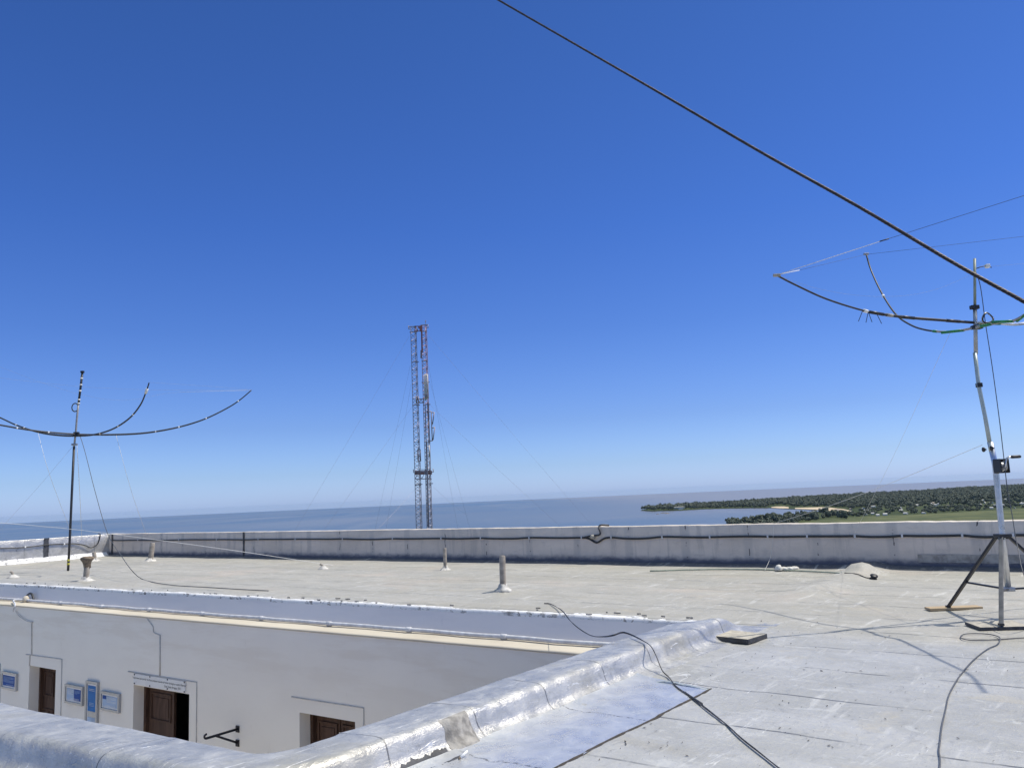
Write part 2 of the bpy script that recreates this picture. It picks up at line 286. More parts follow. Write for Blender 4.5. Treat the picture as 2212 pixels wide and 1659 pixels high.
MT = dict(
    roof=m_roof(), silver=m_silver(), patch=m_patch(), outer=m_outer_wall(),
    facade=m_plaster('white_plaster', (.82, .785, .73), (.87, .84, .785), (.70, .635, .55), (-1.7, -.6), .34),
    fascia=m_plaster('lilac_plaster', (.80, .765, .76), (.84, .805, .80), (.55, .55, .62), (-.4, .1), .3),
    ledge=m_plaster('cream_cement', (.50, .45, .365), (.60, .55, .46), (.34, .29, .22), (-.5, .1), .6),
    flash=m_flash(),
    bitumen=plain('bitumen', (.045, .047, .055), .55, 0, .5, 9, .5), greycoat=plain('grey_weathered_coating', (.36, .335, .30), .7, .1, .3, 9, .6),
    greylump=plain('weathered_lump', (.29, .275, .25), .8, 0, .4, 14, .8), court=plain('courtyard_paving', (.62, .57, .50), .85, 0, .2, 3, .3),
    door=m_wood('brown_door_wood', (.060, .032, .022), (.105, .060, .042), (9, 9, 1.2)), plank=m_wood('raw_pine', (.37, .27, .16), (.50, .39, .25), (3, 22, 22)),
    dark=plain('dark_room', (.05, .05, .055), .9, 0, .2), blackiron=plain('black_iron', (.022, .022, .03), .5, .4, .3, 20),
    black=plain('black_plastic', (.018, .019, .022), .45, 0, .3, 12), blackcable=plain('black_cable_sheath', (.028, .029, .034), .5, 0, .3, 20),
    greycable=plain('grey_cable_sheath', (.085, .09, .10), .55, 0, .2, 20), grp=plain('grey_fibreglass', (.30, .30, .31), .45, .1, .2, 10),
    alu=plain('aluminium_tube', (.62, .63, .65), .32, .85, .15, 8), alu2=plain('dull_aluminium', (.42, .43, .45), .45, .7, .2, 8),
    legalu=plain('worn_leg', (.15, .15, .155), .5, .35, .2, 9), legblk=plain('dark_anodised_leg', (.035, .036, .042), .42, .4, .2, 9), white=plain('white_tape', (.8, .8, .78), .5, 0, .05, 10),
    whiterope=plain('white_rope', (.72, .71, .68), .8, 0, .1, 40), thinwire=plain('thin_grey_line', (.33, .36, .42), .7, 0, .1, 10), green=plain('green_tape', (.02, .22, .07), .4, 0, .2, 12),
    polegreen=plain('grey_green_pole', (.27, .31, .24), .5, 0, .15, 8), palegreen=plain('pale_fibreglass_tube', (.42, .48, .47), .4, .3, .12, 8), strand=plain('stranded_steel', (.045, .038, .042), .5, .5, .4, 60),
    pvc=plain('painted_conduit', (.56, .57, .60), .55, 0, .15, 8, .2), rustpipe=plain('weathered_vent_pipe', (.34, .30, .25), .75, 0, .3, 9, .5), rust=plain('rusty_cap', (.20, .155, .11), .85, .1, .4, 14, .7),
    paver=plain('concrete_paver', (.40, .37, .31), .85, 0, .18, 16, .5), mound=plain('light_mortar', (.50, .485, .45), .8, 0, .3, 10, .8),
    frame=plain('sign_frame_grey', (.40, .41, .43), .4, .4, .1), signw=plain('white_acrylic', (.72, .73, .75), .35, 0, .04), blue=plain('blue_print', (.018, .075, .30), .6, 0, .15, 4, 0, .2),
    midblue=plain('mid_blue_print', (.035, .17, .46), .6, 0, .15, 4, 0, .2), paleblue=plain('pale_blue_print', (.36, .47, .64), .6, 0, .12, 4, 0, .2), ink=plain('ink', (.05, .05, .06), .7), groove=plain('grey_trim_line', (.52, .51, .50), .8, 0, .15),
    yellow=plain('yellow_tape', (.55, .5, .05), .5, 0, .1), steel=plain('tower_steel', (.36, .31, .335), .55, .3, .3, .6), redsteel=plain('red_tower_steel', (.34, .13, .11), .6, .1, .35, .5), faded=plain('faded_red_steel', (.52, .29, .27), .6, .1, .3, .5), panelw=plain('white_radome', (.62, .58, .56), .5, 0, .1, 2),
    sea=m_sea(), land=m_ground('coastal_scrub', (.035, .05, .02), (.075, .09, .04), .006), field=m_ground('green_meadow', (.075, .092, .045), (.125, .135, .062), .012), sand=m_ground('beach_sand', (.50, .40, .27), (.60, .50, .36), .02), hill=m_ground('hill_grass', (.06, .09, .03), (.10, .12, .05), .02),
    wood=m_leaf('woodland_leaves', (.080, .095, .070), (.112, .126, .092), .02), leaf=m_leaf('tree_leaves', (.070, .086, .062), (.105, .120, .084), .06), roofw=plain('pale_house', (.66, .64, .60), .8, 0, .1, .1), rooft=plain('tan_house', (.46, .38, .30), .8, 0, .1, .1), roofg=plain('grey_house', (.36, .37, .38), .8, 0, .1, .1),
    villaw=plain('villa_white', (.82, .78, .70), .8, 0, .06, .1), rock=plain('wet_rock', (.16, .14, .12), .8, 0, .3, .1), leafdark=plain('dry_leaf_bits', (.05, .042, .035), .9, 0, .4, 30), cloth=plain('crumpled_white_cloth', (.68, .66, .6), .9, 0, .1, 30, .4),
    rubber=plain('rubber', (.03, .03, .03), .8))

# ------------------------------------------------------------------ the fort building (axes: X right along the walls, Y away)
fort = thing('fort_building', (0, 0, 0), 'old white fort with silver painted flat roof, parapets and sunken courtyard', 'building', rz=-HA)
XL, XR = -33.3, 9.0
def zr(X, Y):
    z = .014 * nz(X * .6, Y * .6, 1) + .006 * nz(X * 2.1, Y * 2.1, 4) + .002 * nz(X * 6, Y * 6, 9)
    z += .008 * (1 - ((Y - .52) / 1.035) % 1.0)
    z += .075 * math.exp(-((X + 4.25 + .1 * nz(Y, 0)) / .30) ** 2) * smooth(11.6, 13.4, Y)
    z += .14 * math.exp(-((((X + 4.2) / .29) ** 2 + ((Y - 15.75) / .32) ** 2)) ** 2.0)
    t = ((X + 22.5) * -2.5 + (Y - 10.3) * 2.9) / 14.66; d = abs((X + 22.5) * 2.9 + (Y - 10.3) * 2.5) / 3.83
    z += .05 * math.exp(-(d / .3) ** 2) * smooth(-.2, .1, t) * (1 - smooth(1.0, 1.2, t))
    z += .07 * math.exp(-(((X + 9.25) ** 2 + (Y - 11.61) ** 2) / .12))
    z += .06 * smooth(.35, 0, wallY(X) - Y)
    return z
def frange(a, b, st):
    n = max(1, int(round((b - a) / st))); return [a + (b - a) * i / n for i in range(n + 1)]
def roofgrid(mb, xs, ylo, yhi, n):
    mb.grid([[Vector((x, y, zr(x, y))) for y in (ylo(x) + (yhi(x) - ylo(x)) * j / n for j in range(n + 1))] for x in xs])
mb = MB()
roofgrid(mb, frange(XL, -12, .3) + frange(-12, -4.2, .16)[1:] + frange(-4.2, XR, .12)[1:], edgeY, wallY, 60)
roofgrid(mb, frange(-4.2, XR, .12), lambda x: -4.0, edgeY, 120)
roofgrid(mb, frange(-16, -4.2, .3), lambda x: -4.0, lambda x: 2.9, 40)
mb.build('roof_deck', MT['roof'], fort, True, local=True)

# outer parapet with flat top, and the lit parapet at the far left end
HP = .87
def parapet(mb, line, nrm, thick, h, dz=0):
    rows = []
    for (x, y) in line:
        w = .012 * nz(x * 1.3, y * 1.3, 3); q = .012 * nz(x * .7, y * .7, 8) + .006 * nz(x * 4, y * 4, 2) + .009 * min(0, nz(x * 7, y * 7, 5) + .1)
        pr = [(-0.0 + w, -.3), (0 + w * .5, .10), (w, .45), (w * .7, h - .010 + q), (w * .7 + .008, h + q), (thick * .5, h + .003 + q), (thick - .03, h + q), (thick, h - .03 + q), (thick, -7.0)]
        rows.append([Vector((x + nrm[0] * a, y + nrm[1] * a, z)) for a, z in pr])
    mb.grid(rows)
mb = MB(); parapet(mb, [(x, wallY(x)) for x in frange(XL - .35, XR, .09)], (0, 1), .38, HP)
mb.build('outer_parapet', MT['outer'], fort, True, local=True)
mb = MB(); parapet(mb, [(XL, y) for y in frange(edgeY(XL) - 6, wallY(XL), .25)], (-1, 0), .38, HP - .01)
tag(mb.build('side_parapet', MT['silver'], fort, True, local=True), 'short sunlit silver parapet closing the far left end')
mb = MB(); rows = []
for y in frange(9.0, wallY(XL) - .1, .2):
    rows.append([Vector((XL + a + .03 * nz(y * 2, 0, i), y, z)) for i, (a, z) in enumerate(((.004, .17 + .02 * nz(y * 3, 2)), (.1, .09), (.24, .03), (.34, zr(XL + .34, y) + .004)))])
mb.grid(rows); mb.build('cant_strip', MT['flash'], fort, True, local=True)
mb = MB()                                                     # light repair band low on the parapet at right
xa = WAL(1985, 1220).x
mb.grid([[Vector((x, wallY(x) - .014 - .004 * nz(x * 5, z * 9), z)) for z in (.13 + .02 * nz(x * 2, 0), .18, .24, .28 + .015 * nz(x * 3, 7))] for x in frange(xa, XR - .3, .12)])
mb.build('flashing_band', MT['greycoat'], fort, True, local=True)
def tarstrip(x, w, z0=.0):
    m_ = MB(); m_.grid([[Vector((x + a * (1 + .35 * nz(z * 6, x, 1)), wallY(x) - .016, z)) for a in (-w / 2, w / 2)] for z in frange(z0, HP + .0, .07)]); m_.build('tar_strip', MT['bitumen'], fort, local=True)
tarstrip(WAL(527, 1180).x, .10); tarstrip(WAL(240, 1180).x + .1, .12)
m_ = MB(); yy = 13.95
m_.grid([[Vector((XL + .016, yy + a * (1 + .3 * nz(z * 6, 4)), z)) for a in (-.09, .09)] for z in frange(.0, HP, .07)]); m_.build('tar_strip', MT['bitumen'], fort, local=True)

# inner parapet round the courtyard: swept along the court edge with a rounded court corner
XO, RC = -4.43, .22
def YO(X): return 3.21 + .085 * (X - XO)
path = []
for x in frange(-16, XO - RC, .07): path.append((Vector((x, YO(x), 0)), Vector((.085, -1, 0)).normalized()))
cc = Vector((XO - RC, YO(XO - RC) + RC, 0))
for k in range(1, 9):
    a = -math.pi / 2 + k / 9 * math.pi / 2; n_ = Vector((math.cos(a), math.sin(a), 0)); path.append((cc + n_ * RC, n_))
for y in frange(cc.y, 10.0, .045): path.append((Vector((XO, y, 0)), Vector((1, 0, 0))))
PROF = [(0.0, -4.3), (0.0, .0), (0.0, .13), (.008, .165), (.03, .185), (.07, .190), (.16, .196), (.26, .202), (.36, .207), (.415, .205), (.446, .195), (.468, .176), (.484, .150), (.494, .118), (.503, .085), (.518, .056), (.550, .028), (.59, .010), (.68, .007), (.76, -.012)]
def psurf(P, N, t, z, wide=1.0):
    q = P + N * t * wide
    end = 9.15 + 1.1 * (t - .22); fade = 1 - smooth(end - .42, end + .18, q.y) if P.x > XO - .01 else 1.0
    lump = .007 * nz(q.x * 2.3, q.y * 2.3, z * 3) + .004 * nz(q.x * 7, q.y * 7, z * 7 + 3)
    fl = zr(q.x, q.y); sc_ = ((q.y - .28 - .02 * nz(t * 6, q.y)) / .86) % 1.0 if P.x > XO - .01 else ((q.x - .35 - .02 * nz(t * 6, q.x)) / 1.15) % 1.0
    if z > .05: lump += .007 * max(0, 1 - sc_ / .16) - .002
    zz = z if z < -.05 else fl * smooth(.35, .6, t) + z * fade + (lump if z > .05 else lump * .4) * fade
    s_ = N * (.011 * nz(q.x * 3, q.y * 3, 20 + z * 4) * smooth(.3, .45, t) + .008 * nz(q.x * 9, q.y * 9, 5) * (1 if t < .02 and z > 0 else 0))
    return Vector((q.x, q.y, zz)) + s_
mb = MB()
def wid(P): return 1.0 + .22 * smooth(-4.6, -7.5, P.x)
mb.grid([[psurf(P, N, t, z, wid(P)) for t, z in PROF] for P, N in path])
tag(mb.build('inner_parapet', MT['silver'], fort, True, local=True), 'low rounded silver kerb wall wrapping the courtyard corner')
def prof_at(t):
    pr = PROF[2:]
    for (a, za), (b, zb) in zip(pr, pr[1:]):
        if a <= t <= b: return za + (zb - za) * (t - a) / max(1e-6, b - a)
    return pr[-1][1]
def drape(name, m, y0, y1, t0, t1, off, rag=0.0, bulge=0.0, nt=14, ny=20):
    rows = []
    for i in range(ny + 1):
        y = y0 + (y1 - y0) * i / ny; row = []; ta = t0(y) if callable(t0) else t0
        for j in range(nt + 1):
            t = ta + (t1 - ta) * j / nt; e = smooth(0, .22, min(i, ny - i) / ny) * smooth(0, .15, min(j, nt - j) / nt)
            p = psurf(Vector((XO, y, 0)), Vector((1, 0, 0)), t, prof_at(t)); out = Vector((.75, 0, .65)) if t < .62 else Vector((.2, 0, 1))
            p += out * (off + bulge * e) + Vector((0, rag * nz(t * 30, i, 4) * (1 if i in (0, ny) else 0), 0)); row.append(p)
        rows.append(row)
    m_ = MB(); m_.grid(rows); return m_.build(name, m, fort, True, local=True)
drape('drain_cover', MT['greylump'], 4.24, 4.52, .435, .60, .002, .02, .022, 18, 26)
drape('tar_patch', MT['bitumen'], 3.2, 4.2, lambda y: .535 - .022 * nz(y * 14, 3) - .016 * nz(y * 41, 8) + .05 * smooth(3.7, 3.3, y), .80, .004, .02, 0, 14, 110)
rows = []                                                     # blue-silver sheet flashed along the foot
for i, y in enumerate(frange(3.4, 6.78, .06)):
    xr_ = -3.08 - .02 * smooth(5.5, 6.8, y) + .012 * nz(y * 5, 1); row = []
    for j in range(13):
        t = .57 + (xr_ - (XO + .57)) * j / 12; p = psurf(Vector((XO, y, 0)), Vector((1, 0, 0)), t, prof_at(min(t, .76)))
        if t > .76: p = Vector((XO + t, y, zr(XO + t, y)))
        yy = y + (.02 * nz(j * .7, y) - .16 * (j / 12) if y > 6.7 else 0)
        row.append(Vector((p.x, yy, p.z + (.006 if j < 12 else .001))))
    rows.append(row)
m_ = MB(); m_.grid(rows); tag(m_.build('roof_patch', MT['patch'], fort, True, local=True), 'bluish shiny aluminium sheet patched along the kerb foot')
m_ = MB(); rows = []                                          # dirt line along the free edge of that sheet
for y in frange(3.4, 6.66, .05):
    x0 = -3.085; w = max(0, .006 + .016 * nz(y * 7, 9) + .012 * nz(y * 23, 2)); rows.append([Vector((x0 - .004 - w * .4, y, zr(x0, y) + .009)), Vector((x0 + w + .002, y, zr(x0 + w, y) + .003))])
m_.grid(rows); m_.build('dirt_line', MT['leafdark'], fort, local=True)

# court side of the middle roof: fascia, peeling white edge, ledge
mb = MB(); LZ = -.36
mb.grid([[Vector((x, edgeY(x) + .30 * min(0, z) + .006 * nz(x, z * 3, 2), z)) for z in (zr(x, edgeY(x)) + .0, -.05, -.18, LZ)] for x in frange(XL, XO + .02, .2)])
mb.build('fascia', MT['fascia'], fort, True, local=True)
mb = MB(); rows = []
for x in frange(XL, XO - .1, .03):
    e = edgeY(x); rg = nz(x * 3.1, 1) + .7 * nz(x * 9, 5) + .6 * nz(x * 24, 2); top = zr(x, e); w = max(.015, .15 + .16 * nz(x * .9, 3) + .09 * rg); h = max(.015, .075 + .032 * rg)
    rows.append([Vector((x, e - .012, top - h)), Vector((x, e - .014, top - h * .4)), Vector((x, e - .006, top + .010)), Vector((x, e + w * .5, zr(x, e + w * .5) + .008)), Vector((x, e + w, zr(x, e + w) + .003))])
mb.grid(rows); tag(mb.build('edge_flashing', MT['flash'], fort, True, local=True), 'peeling ragged white painted roof edge')
mb = MB(); fr = random.Random(3)
for k in range(44):                                           # curled dark and white flakes on that edge
    x = fr.uniform(-26, XO - .3); y = edgeY(x) + fr.uniform(.03, .3); L = fr.uniform(.03, .11); a = fr.uniform(-.35, .35); z = zr(x, y) + .012
    d = Vector((math.cos(a), math.sin(a) , 0)); n2 = Vector((-d.y, d.x, 0)); wd = fr.uniform(.006, .018)
    mb.grid([[Vector((x, y, z)) + d * L * (t - .5) + n2 * s_ * wd * (1 - abs(2 * t - 1) ** 2 * .7) + Vector((0, 0, .02 * s_ * s_ + .012 * nz(x + t * 3, s_))) for s_ in (-1, 0, 1)] for t in (0, .25, .5, .75, 1)])
o = mb.build('peeling_flakes', MT['greycoat'], fort, local=True); tag(o, kind='stuff')
mb = MB(); x0 = XL
mb.grid([[Vector((x, edgeY(x) * (1 - t) + facY(x) * t - (.012 if t == 1 else 0), LZ + .02 * (1 - t) + .006 * nz(x * 2, t * 4))) for t in (0, .3, .6, .9, 1)] + [Vector((x, facY(x) - .014, LZ - .025)), Vector((x, facY(x) + .05, LZ - .03))] for x in frange(XL, XO + .02, .16)])
mb.build('ledge', MT['ledge'], fort, True, local=True)
# facade with deep door openings
ZF = -4.3
Z1 = lambda x, y, ox=0, oy=1700, s=2.765: ((ox + x / s) / 1.3843, (oy + y / s) / 1.3843)
Z2 = lambda x, y: Z1(x, y, 700)
def FZ(x, y): return FAC(*Z1(x, y))
def FZ2(x, y): return FAC(*Z2(x, y))
dA = (FZ(245, 800), FZ(462, 835)); dB = (FZ(1105, 960), FZ(1565, 1035)); dC = (FZ2(540, 1190), FZ2(1000, 1262))
DEP = .31
openings = [(a.x, b.x, (a.z + b.z) / 2) for a, b in (dA, dB, dC)]
dw = openings[0][1] - openings[0][0]
openings = [(openings[0][0] - 6.0, openings[0][0] - 6.0 + dw, openings[0][2])] + openings
xs = sorted({XL, XO + .02} | {q for a, b, z in openings for q in (a, b)}); zs = sorted({ZF, LZ - .012} | {z for _, _, z in openings})
mb = MB()
FP = lambda x, z, d=0: Vector((x, facY(x) + d, z))
for xa, xb in zip(xs, xs[1:]):
    for za, zb in zip(zs, zs[1:]):
        xm, zm = (xa + xb) / 2, (za + zb) / 2
        if any(a < xm < b and zm < z for a, b, z in openings): continue
        mb.add([FP(xa, za), FP(xb, za), FP(xb, zb), FP(xa, zb)], [[0, 1, 2, 3]])
for a, b, z in openings:
    mb.add([FP(a, ZF), FP(a, ZF, DEP + .1), FP(a, z, DEP + .1), FP(a, z)], [[0, 1, 2, 3]]); mb.add([FP(b, ZF), FP(b, ZF, DEP + .1), FP(b, z, DEP + .1), FP(b, z)], [[0, 1, 2, 3]]); mb.add([FP(a, z), FP(b, z), FP(b, z, DEP + .1), FP(a, z, DEP + .1)], [[0, 1, 2, 3]])
mb.build('courtyard_wall', MT['facade'], fort, local=True)
mb = MB(); mb.add([(XL, YO(XL), ZF), (XO, YO(XO), ZF), (XO, 10, ZF), (XL, 10, ZF)], [[0, 1, 2, 3]]); mb.build('courtyard_floor', MT['court'], fort, local=True)
mb = MB(); mb.add([(XL, -4, ZF), (XL, 10, ZF), (XL, 10, 0), (XL, -4, 0)], [[0, 1, 2, 3]]); mb.build('courtyard_side_wall', MT['facade'], fort, local=True)
mb = MB(); mb.add([(XO + .01, 3.3, ZF), (XO + .01, 9.6, ZF), (XO + .01, 9.6, -.01), (XO + .01, 3.3, -.01)], [[0, 1, 2, 3]])
for a, b, z in openings:                                      # dark rooms behind the doors
    r_ = MB(); y0, y1 = DEP + .1, 3.4; A, B = a - .9, b + .9; T = z + .35
    q = lambda x, d, zz: FP(x, zz, d)
    r_.add([q(A, y1, ZF), q(B, y1, ZF), q(B, y1, T), q(A, y1, T), q(A, y0, ZF), q(B, y0, ZF), q(B, y0, T), q(A, y0, T)], [[0, 1, 2, 3], [0, 3, 7, 4], [1, 5, 6, 2], [3, 2, 6, 7], [0, 4, 5, 1]])
    r_.build('room', MT['dark'], fort, local=True)
def leaf(a, b, z, d, paper=None):                             # one panelled leaf
    th = Matrix.Rotation(math.atan(.0465), 3, 'Z'); cx_ = (a + b) / 2; h = z - ZF; w = b - a
    m_ = MB(); m_.box(FP(cx_, ZF + h / 2, d), (w - .01, .05, h - .01), th); dr = m_.build('door', MT['door'], fort, local=True)
    for z0, z1 in ((z - .62, z - .12), (z - 1.75, z - .92), (ZF + .15, z - 1.88)):
        for k in (0, 1):
            if w < .5 and k: continue
            n = 2 if w >= .5 else 1; xa = a + w * (.1 + k * .44); xb = a + w * (.46 + k * .44) if n == 2 else b - w * .14
            if z0 > z - .7: xa, xb = a + w * .12, b - w * .12
            if z0 > z - .7 and k: continue
            m2 = MB(); xm = (xa + xb) / 2; zm = (z0 + z1) / 2
            for (bx, bz, sx, sz) in ((xm, z1, xb - xa, .03), (xm, z0, xb - xa, .03), (xa, zm, .03, z1 - z0 + .03), (xb, zm, .03, z1 - z0 + .03)): m2.box(FP(bx, bz, d - .036), (sx, .022, sz), th)
            m2.box(FP(xm, zm, d - .030), (xb - xa - .14, .012, z1 - z0 - .14), th)
            m2.build('panel', MT['door'], dr, local=True, bevel=.004)
    return dr
for i, (a, b, z) in enumerate(openings):
    m_ = MB(); fw = .07                                       # wooden frame
    for xx in (a + fw / 2 + .002, b - fw / 2 - .002): m_.box(FP(xx, (ZF + z) / 2, DEP - .05), (fw, .09, z - ZF - .004), Matrix.Rotation(math.atan(.0465), 3, 'Z'))
    m_.box(FP((a + b) / 2, z - fw / 2 - .002, DEP - .05), (b - a - 2 * fw - .004, .09, fw), Matrix.Rotation(math.atan(.0465), 3, 'Z')); m_.build('door_frame', MT['door'], fort, local=True)
    mid = (a + b) / 2
    leaf(a + fw + .004, mid, z - fw, DEP)
    if i != 2: leaf(mid + .004, b - fw - .004, z - fw, DEP + .004)
    else:                                                     # right leaf swung open into the dark room
        m_ = MB(); m_.box(FP(b - fw - .03, (ZF + z - fw) / 2, DEP + .40), (.05, .75, z - fw - ZF - .02)); tag(m_.build('door', MT['door'], fort, local=True), 'right leaf swung open inwards')
p = FZ2(842, 1276)
m_ = MB(); c_ = openings[3]; m_.box(FP(c_[0] + (c_[1] - c_[0]) * .56, c_[2] - .42, DEP - .045), (.18, .006, .24)); m_.build('paper_notice', MT['signw'], fort, local=True)
# thin grey trim lines, conduits on the facade
def fline(name, pts, r, m, n=6):
    m_ = MB(); m_.tube([Vector((p.x, facY(p.x) - r * .6, p.z)) for p in pts], r, n); return m_.build(name, m, fort, True, local=True)
fline('door_trim', [FZ(218, 707), FZ(515, 748), FZ(505, 1190), FZ(503, 1290)], .011, MT['groove'])
fline('door_trim', [FZ(1062, 848), FZ(1630, 938), FZ(1626, 1400), FZ(1625, 1500)], .011, MT['groove'])
fline('door_trim', [FZ2(478, 1058), FZ2(1075, 1150), FZ2(1075, 1500)], .010, MT['groove'])
fline('door_trim', [FZ(-150, 760), FZ(5, 785), FZ(0, 1080), FZ(-2, 1200)], .014, MT['groove'])
fline('conduit', [FZ(275, 440), FZ(266, 450), FZ(265, 708), FZ(250, 720), FZ(247, 800)], .014, MT['groove'])
fline('conduit', [FZ(1327, 548), FZ(1325, 885)], .014, MT['groove'])
fline('wall_wire', cr([FZ(1215, 405), FZ(1240, 440), FZ(1268, 480), FZ(1275, 525), FZ(1326, 550)], 4), .010, MT['groove'])

# ------------------------------------------------------------------ signs and bracket on the court wall
def board(name, corners, label, tall=False, layout='blue'):
    P = [FZ(*c) for c in corners]; x0 = (P[0].x + P[3].x) / 2; x1 = (P[1].x + P[2].x) / 2; zt = (P[0].z + P[1].z) / 2; zb = (P[3].z + P[2].z) / 2
    w, h = x1 - x0, zt - zb; th = Matrix.Rotation(-HA + math.atan(.0465), 3, 'Z')
    c = tw(Vector(((x0 + x1) / 2, facY((x0 + x1) / 2) - .03, (zt + zb) / 2)))
    t = thing(name, c, label, 'sign', 'framed information boards on the court wall'); L = lambda x, y, z: c + th @ Vector((x, y, z))
    f = MB(); fw = .045 if w > .5 else .05
    for (x, z, sx, sz) in ((0, h / 2 - fw / 2, w, fw), (0, -h / 2 + fw / 2, w, fw), (-w / 2 + fw / 2, 0, fw, h - 2 * fw), (w / 2 - fw / 2, 0, fw, h - 2 * fw)): f.box(L(x, 0, z), (sx, .05, sz), th)
    f.build('frame', MT['frame'], t)
    b = MB(); b.box(L(0, .008, 0), (w - 2 * fw, .02, h - 2 * fw), th); pn = b.build('panel', MT['signw'], t)
    def sheet(x, z, sx, sz, m, nm='print', y=-.006): q = MB(); q.box(L(x, y, z), (sx, .006, sz), th); return q.build(nm, MT[m], pn)
    W, H = w - 2 * fw - .07, h - 2 * fw - .07; rr = random.Random(int(w * 1000))
    def rows(x0, x1, zt_, n, st, m, hh):
        for k in range(n):
            e = x1 if k % 4 != 3 else x0 + (x1 - x0) * rr.uniform(.4, .8); q = MB(); q.box(L((x0 + e) / 2, -.0105, zt_ - k * st), (e - x0, .003, hh * .8), th); q.build('text_line', MT[m], pn)
    if layout == 'blue': sheet(0, 0, W, H, 'blue'); rows(-W * .42, W * .42, H * .38, 7, H * .085, 'paleblue', H * .03); rows(-W * .2, W * .42, -H * .36, 2, H * .06, 'paleblue', H * .025)
    if layout == 'half':
        sheet(-W * .24, 0, W * .5, H, 'paleblue'); sheet(W * .26, 0, W * .47, H, 'blue'); rows(-W * .44, -W * .05, H * .40, 5, H * .09, 'signw', H * .03); rows(W * .08, W * .44, H * .40, 4, H * .09, 'paleblue', H * .03); rows(-W * .3, W * .4, -H * .34, 2, H * .09, 'signw', H * .03)
    if layout == 'pale':
        sheet(0, 0, W, H, 'paleblue'); sheet(-W * .37, H * .34, W * .24, H * .3, 'blue', 'picture', -.0112); rows(-W * .2, W * .44, H * .40, 6, H * .09, 'signw', H * .03); rows(-W * .3, W * .38, -H * .36, 2, H * .07, 'signw', H * .025)
    if layout == 'tall':
        sheet(0, H * .22, W, H * .55, 'midblue'); sheet(0, -H * .12, W, H * .12, 'frame'); sheet(0, -H * .34, W, H * .30, 'paleblue'); rows(-W * .36, W * .36, H * .42, 2, H * .03, 'signw', H * .008); rows(-W * .3, W * .3, H * .12, 3, H * .03, 'paleblue', H * .012)
board('information_board', ((28, 845), (152, 862), (148, 1008), (25, 985)), 'deep blue information board with white lines, left of the narrow brown doorway', layout='blue')
board('information_board', ((553, 950), (700, 970), (697, 1132), (550, 1103)), 'landscape board half pale half dark blue, immediately left of the tall narrow panel', layout='half')
board('information_board', ((727, 920), (824, 935), (816, 1390), (716, 1370)), 'tall narrow blue display panel with pale lower part, between two landscape boards', layout='tall')
board('information_board', ((848, 1007), (1003, 1030), (1000, 1192), (845, 1160)), 'pale blue landscape board with a dark corner picture, left of the inscribed doorway', layout='pale')
# white acrylic strip with a quotation above the half-open door
Pa, Pb, Pc = FZ(1112, 862), FZ(1540, 935), FZ(1540, 1028)
w = Pb.x - Pa.x; h = Pb.z - Pc.z; xm = (Pa.x + Pb.x) / 2; zc = openings[2][2] + .02 + h / 2; th = Matrix.Rotation(-HA + math.atan(.0465), 3, 'Z')
c = tw(Vector((xm, facY(xm) - .012, zc)))
quote = thing('quotation_sign', c, 'white strip sign with two lines of dark writing above the half-open brown door', 'sign')
q = MB(); q.box(c, (w, .012, h), th); q.build('panel', MT['signw'], quote, bevel=.002)
for sx in (-.48, -.17, .17, .485):
    for sz in (-.42, .42):
        q = MB(); q.box(c + th @ Vector((sx * w, -.010, sz * h)), (.028, .010, .028), th); q.build('bolt', MT['ink'], quote, bevel=.006)
def text(s, size, center, M, m, parent, align='CENTER'):
    cu = bpy.data.curves.new('t', 'FONT'); cu.body = s; cu.size = size; cu.align_x = align; cu.align_y = 'CENTER'
    o = bpy.data.objects.new('t', cu); COL.objects.link(o); bpy.context.view_layer.update()
    me = bpy.data.meshes.new_from_object(o.evaluated_get(bpy.context.evaluated_depsgraph_get())); bpy.data.objects.remove(o)
    T = M @ Matrix(((1, 0, 0), (0, 0, -1), (0, 1, 0)))
    k = MB(); k.add([Vector(center) + T @ v.co for v in me.vertices], [list(p.vertices) for p in me.polygons])
    return k, k.build('lettering', m, parent)
text('\u201cNada tiene que perder los fines antiguos cuando el honor de lograr nuestra libertad\u201d', w / 33, c + th @ Vector((0, -.009, h * .12)), th, MT['ink'], quote)
text('Gral. Jos\u00e9 Artigas, 1811', w / 30, c + th @ Vector((w * .27, -.009, -h * .22)), th, MT['ink'], quote)
# wrought iron bracket
pa, pb = FZ(1965, 1322), FZ(1970, 1440); xb = (pa.x + pb.x) / 2
wA = Vector((xb, facY(xb), pa.z)); wB = Vector((xb, facY(xb), pb.z)); dd = tl(ray(*Z1(1705, 1402)))
def hitX(x): t = x / dd.x; return Vector((x, dd.y * t, EYE + dd.z * t))
tip = hitX(xb); mid = wB.lerp(tip, .62) + Vector((0, 0, .0)); nA = wA.lerp(tip, .72)
br = thing('lamp_bracket', tw(wB), 'black wrought iron bracket with a curled tip sticking out of the white court wall', 'bracket')
k = MB(); k.tube([tw(wA), tw(wA.lerp(tip, .5)), tw(tip)], .022, 8); k.build('upper_arm', MT['blackiron'], br, True)
k = MB(); k.tube([tw(wB), tw(nA)], .018, 8); k.build('lower_arm', MT['blackiron'], br, True)
k = MB(); dv = (tip - wA).normalized(); k.tube([tw(tip + dv * (.034 * math.sin(a)) + Vector((0, 0, .034 - .034 * math.cos(a)))) for a in [q_ * .42 for q_ in range(9)]], .018, 8); k.build('curl', MT['blackiron'], br, True)
for P_ in (wA, wB): k = MB(); k.box(tw(P_ + Vector((0, -.01, 0))), (.09, .02, .11), th); k.build('wall_plate', MT['blackiron'], br, bevel=.004)

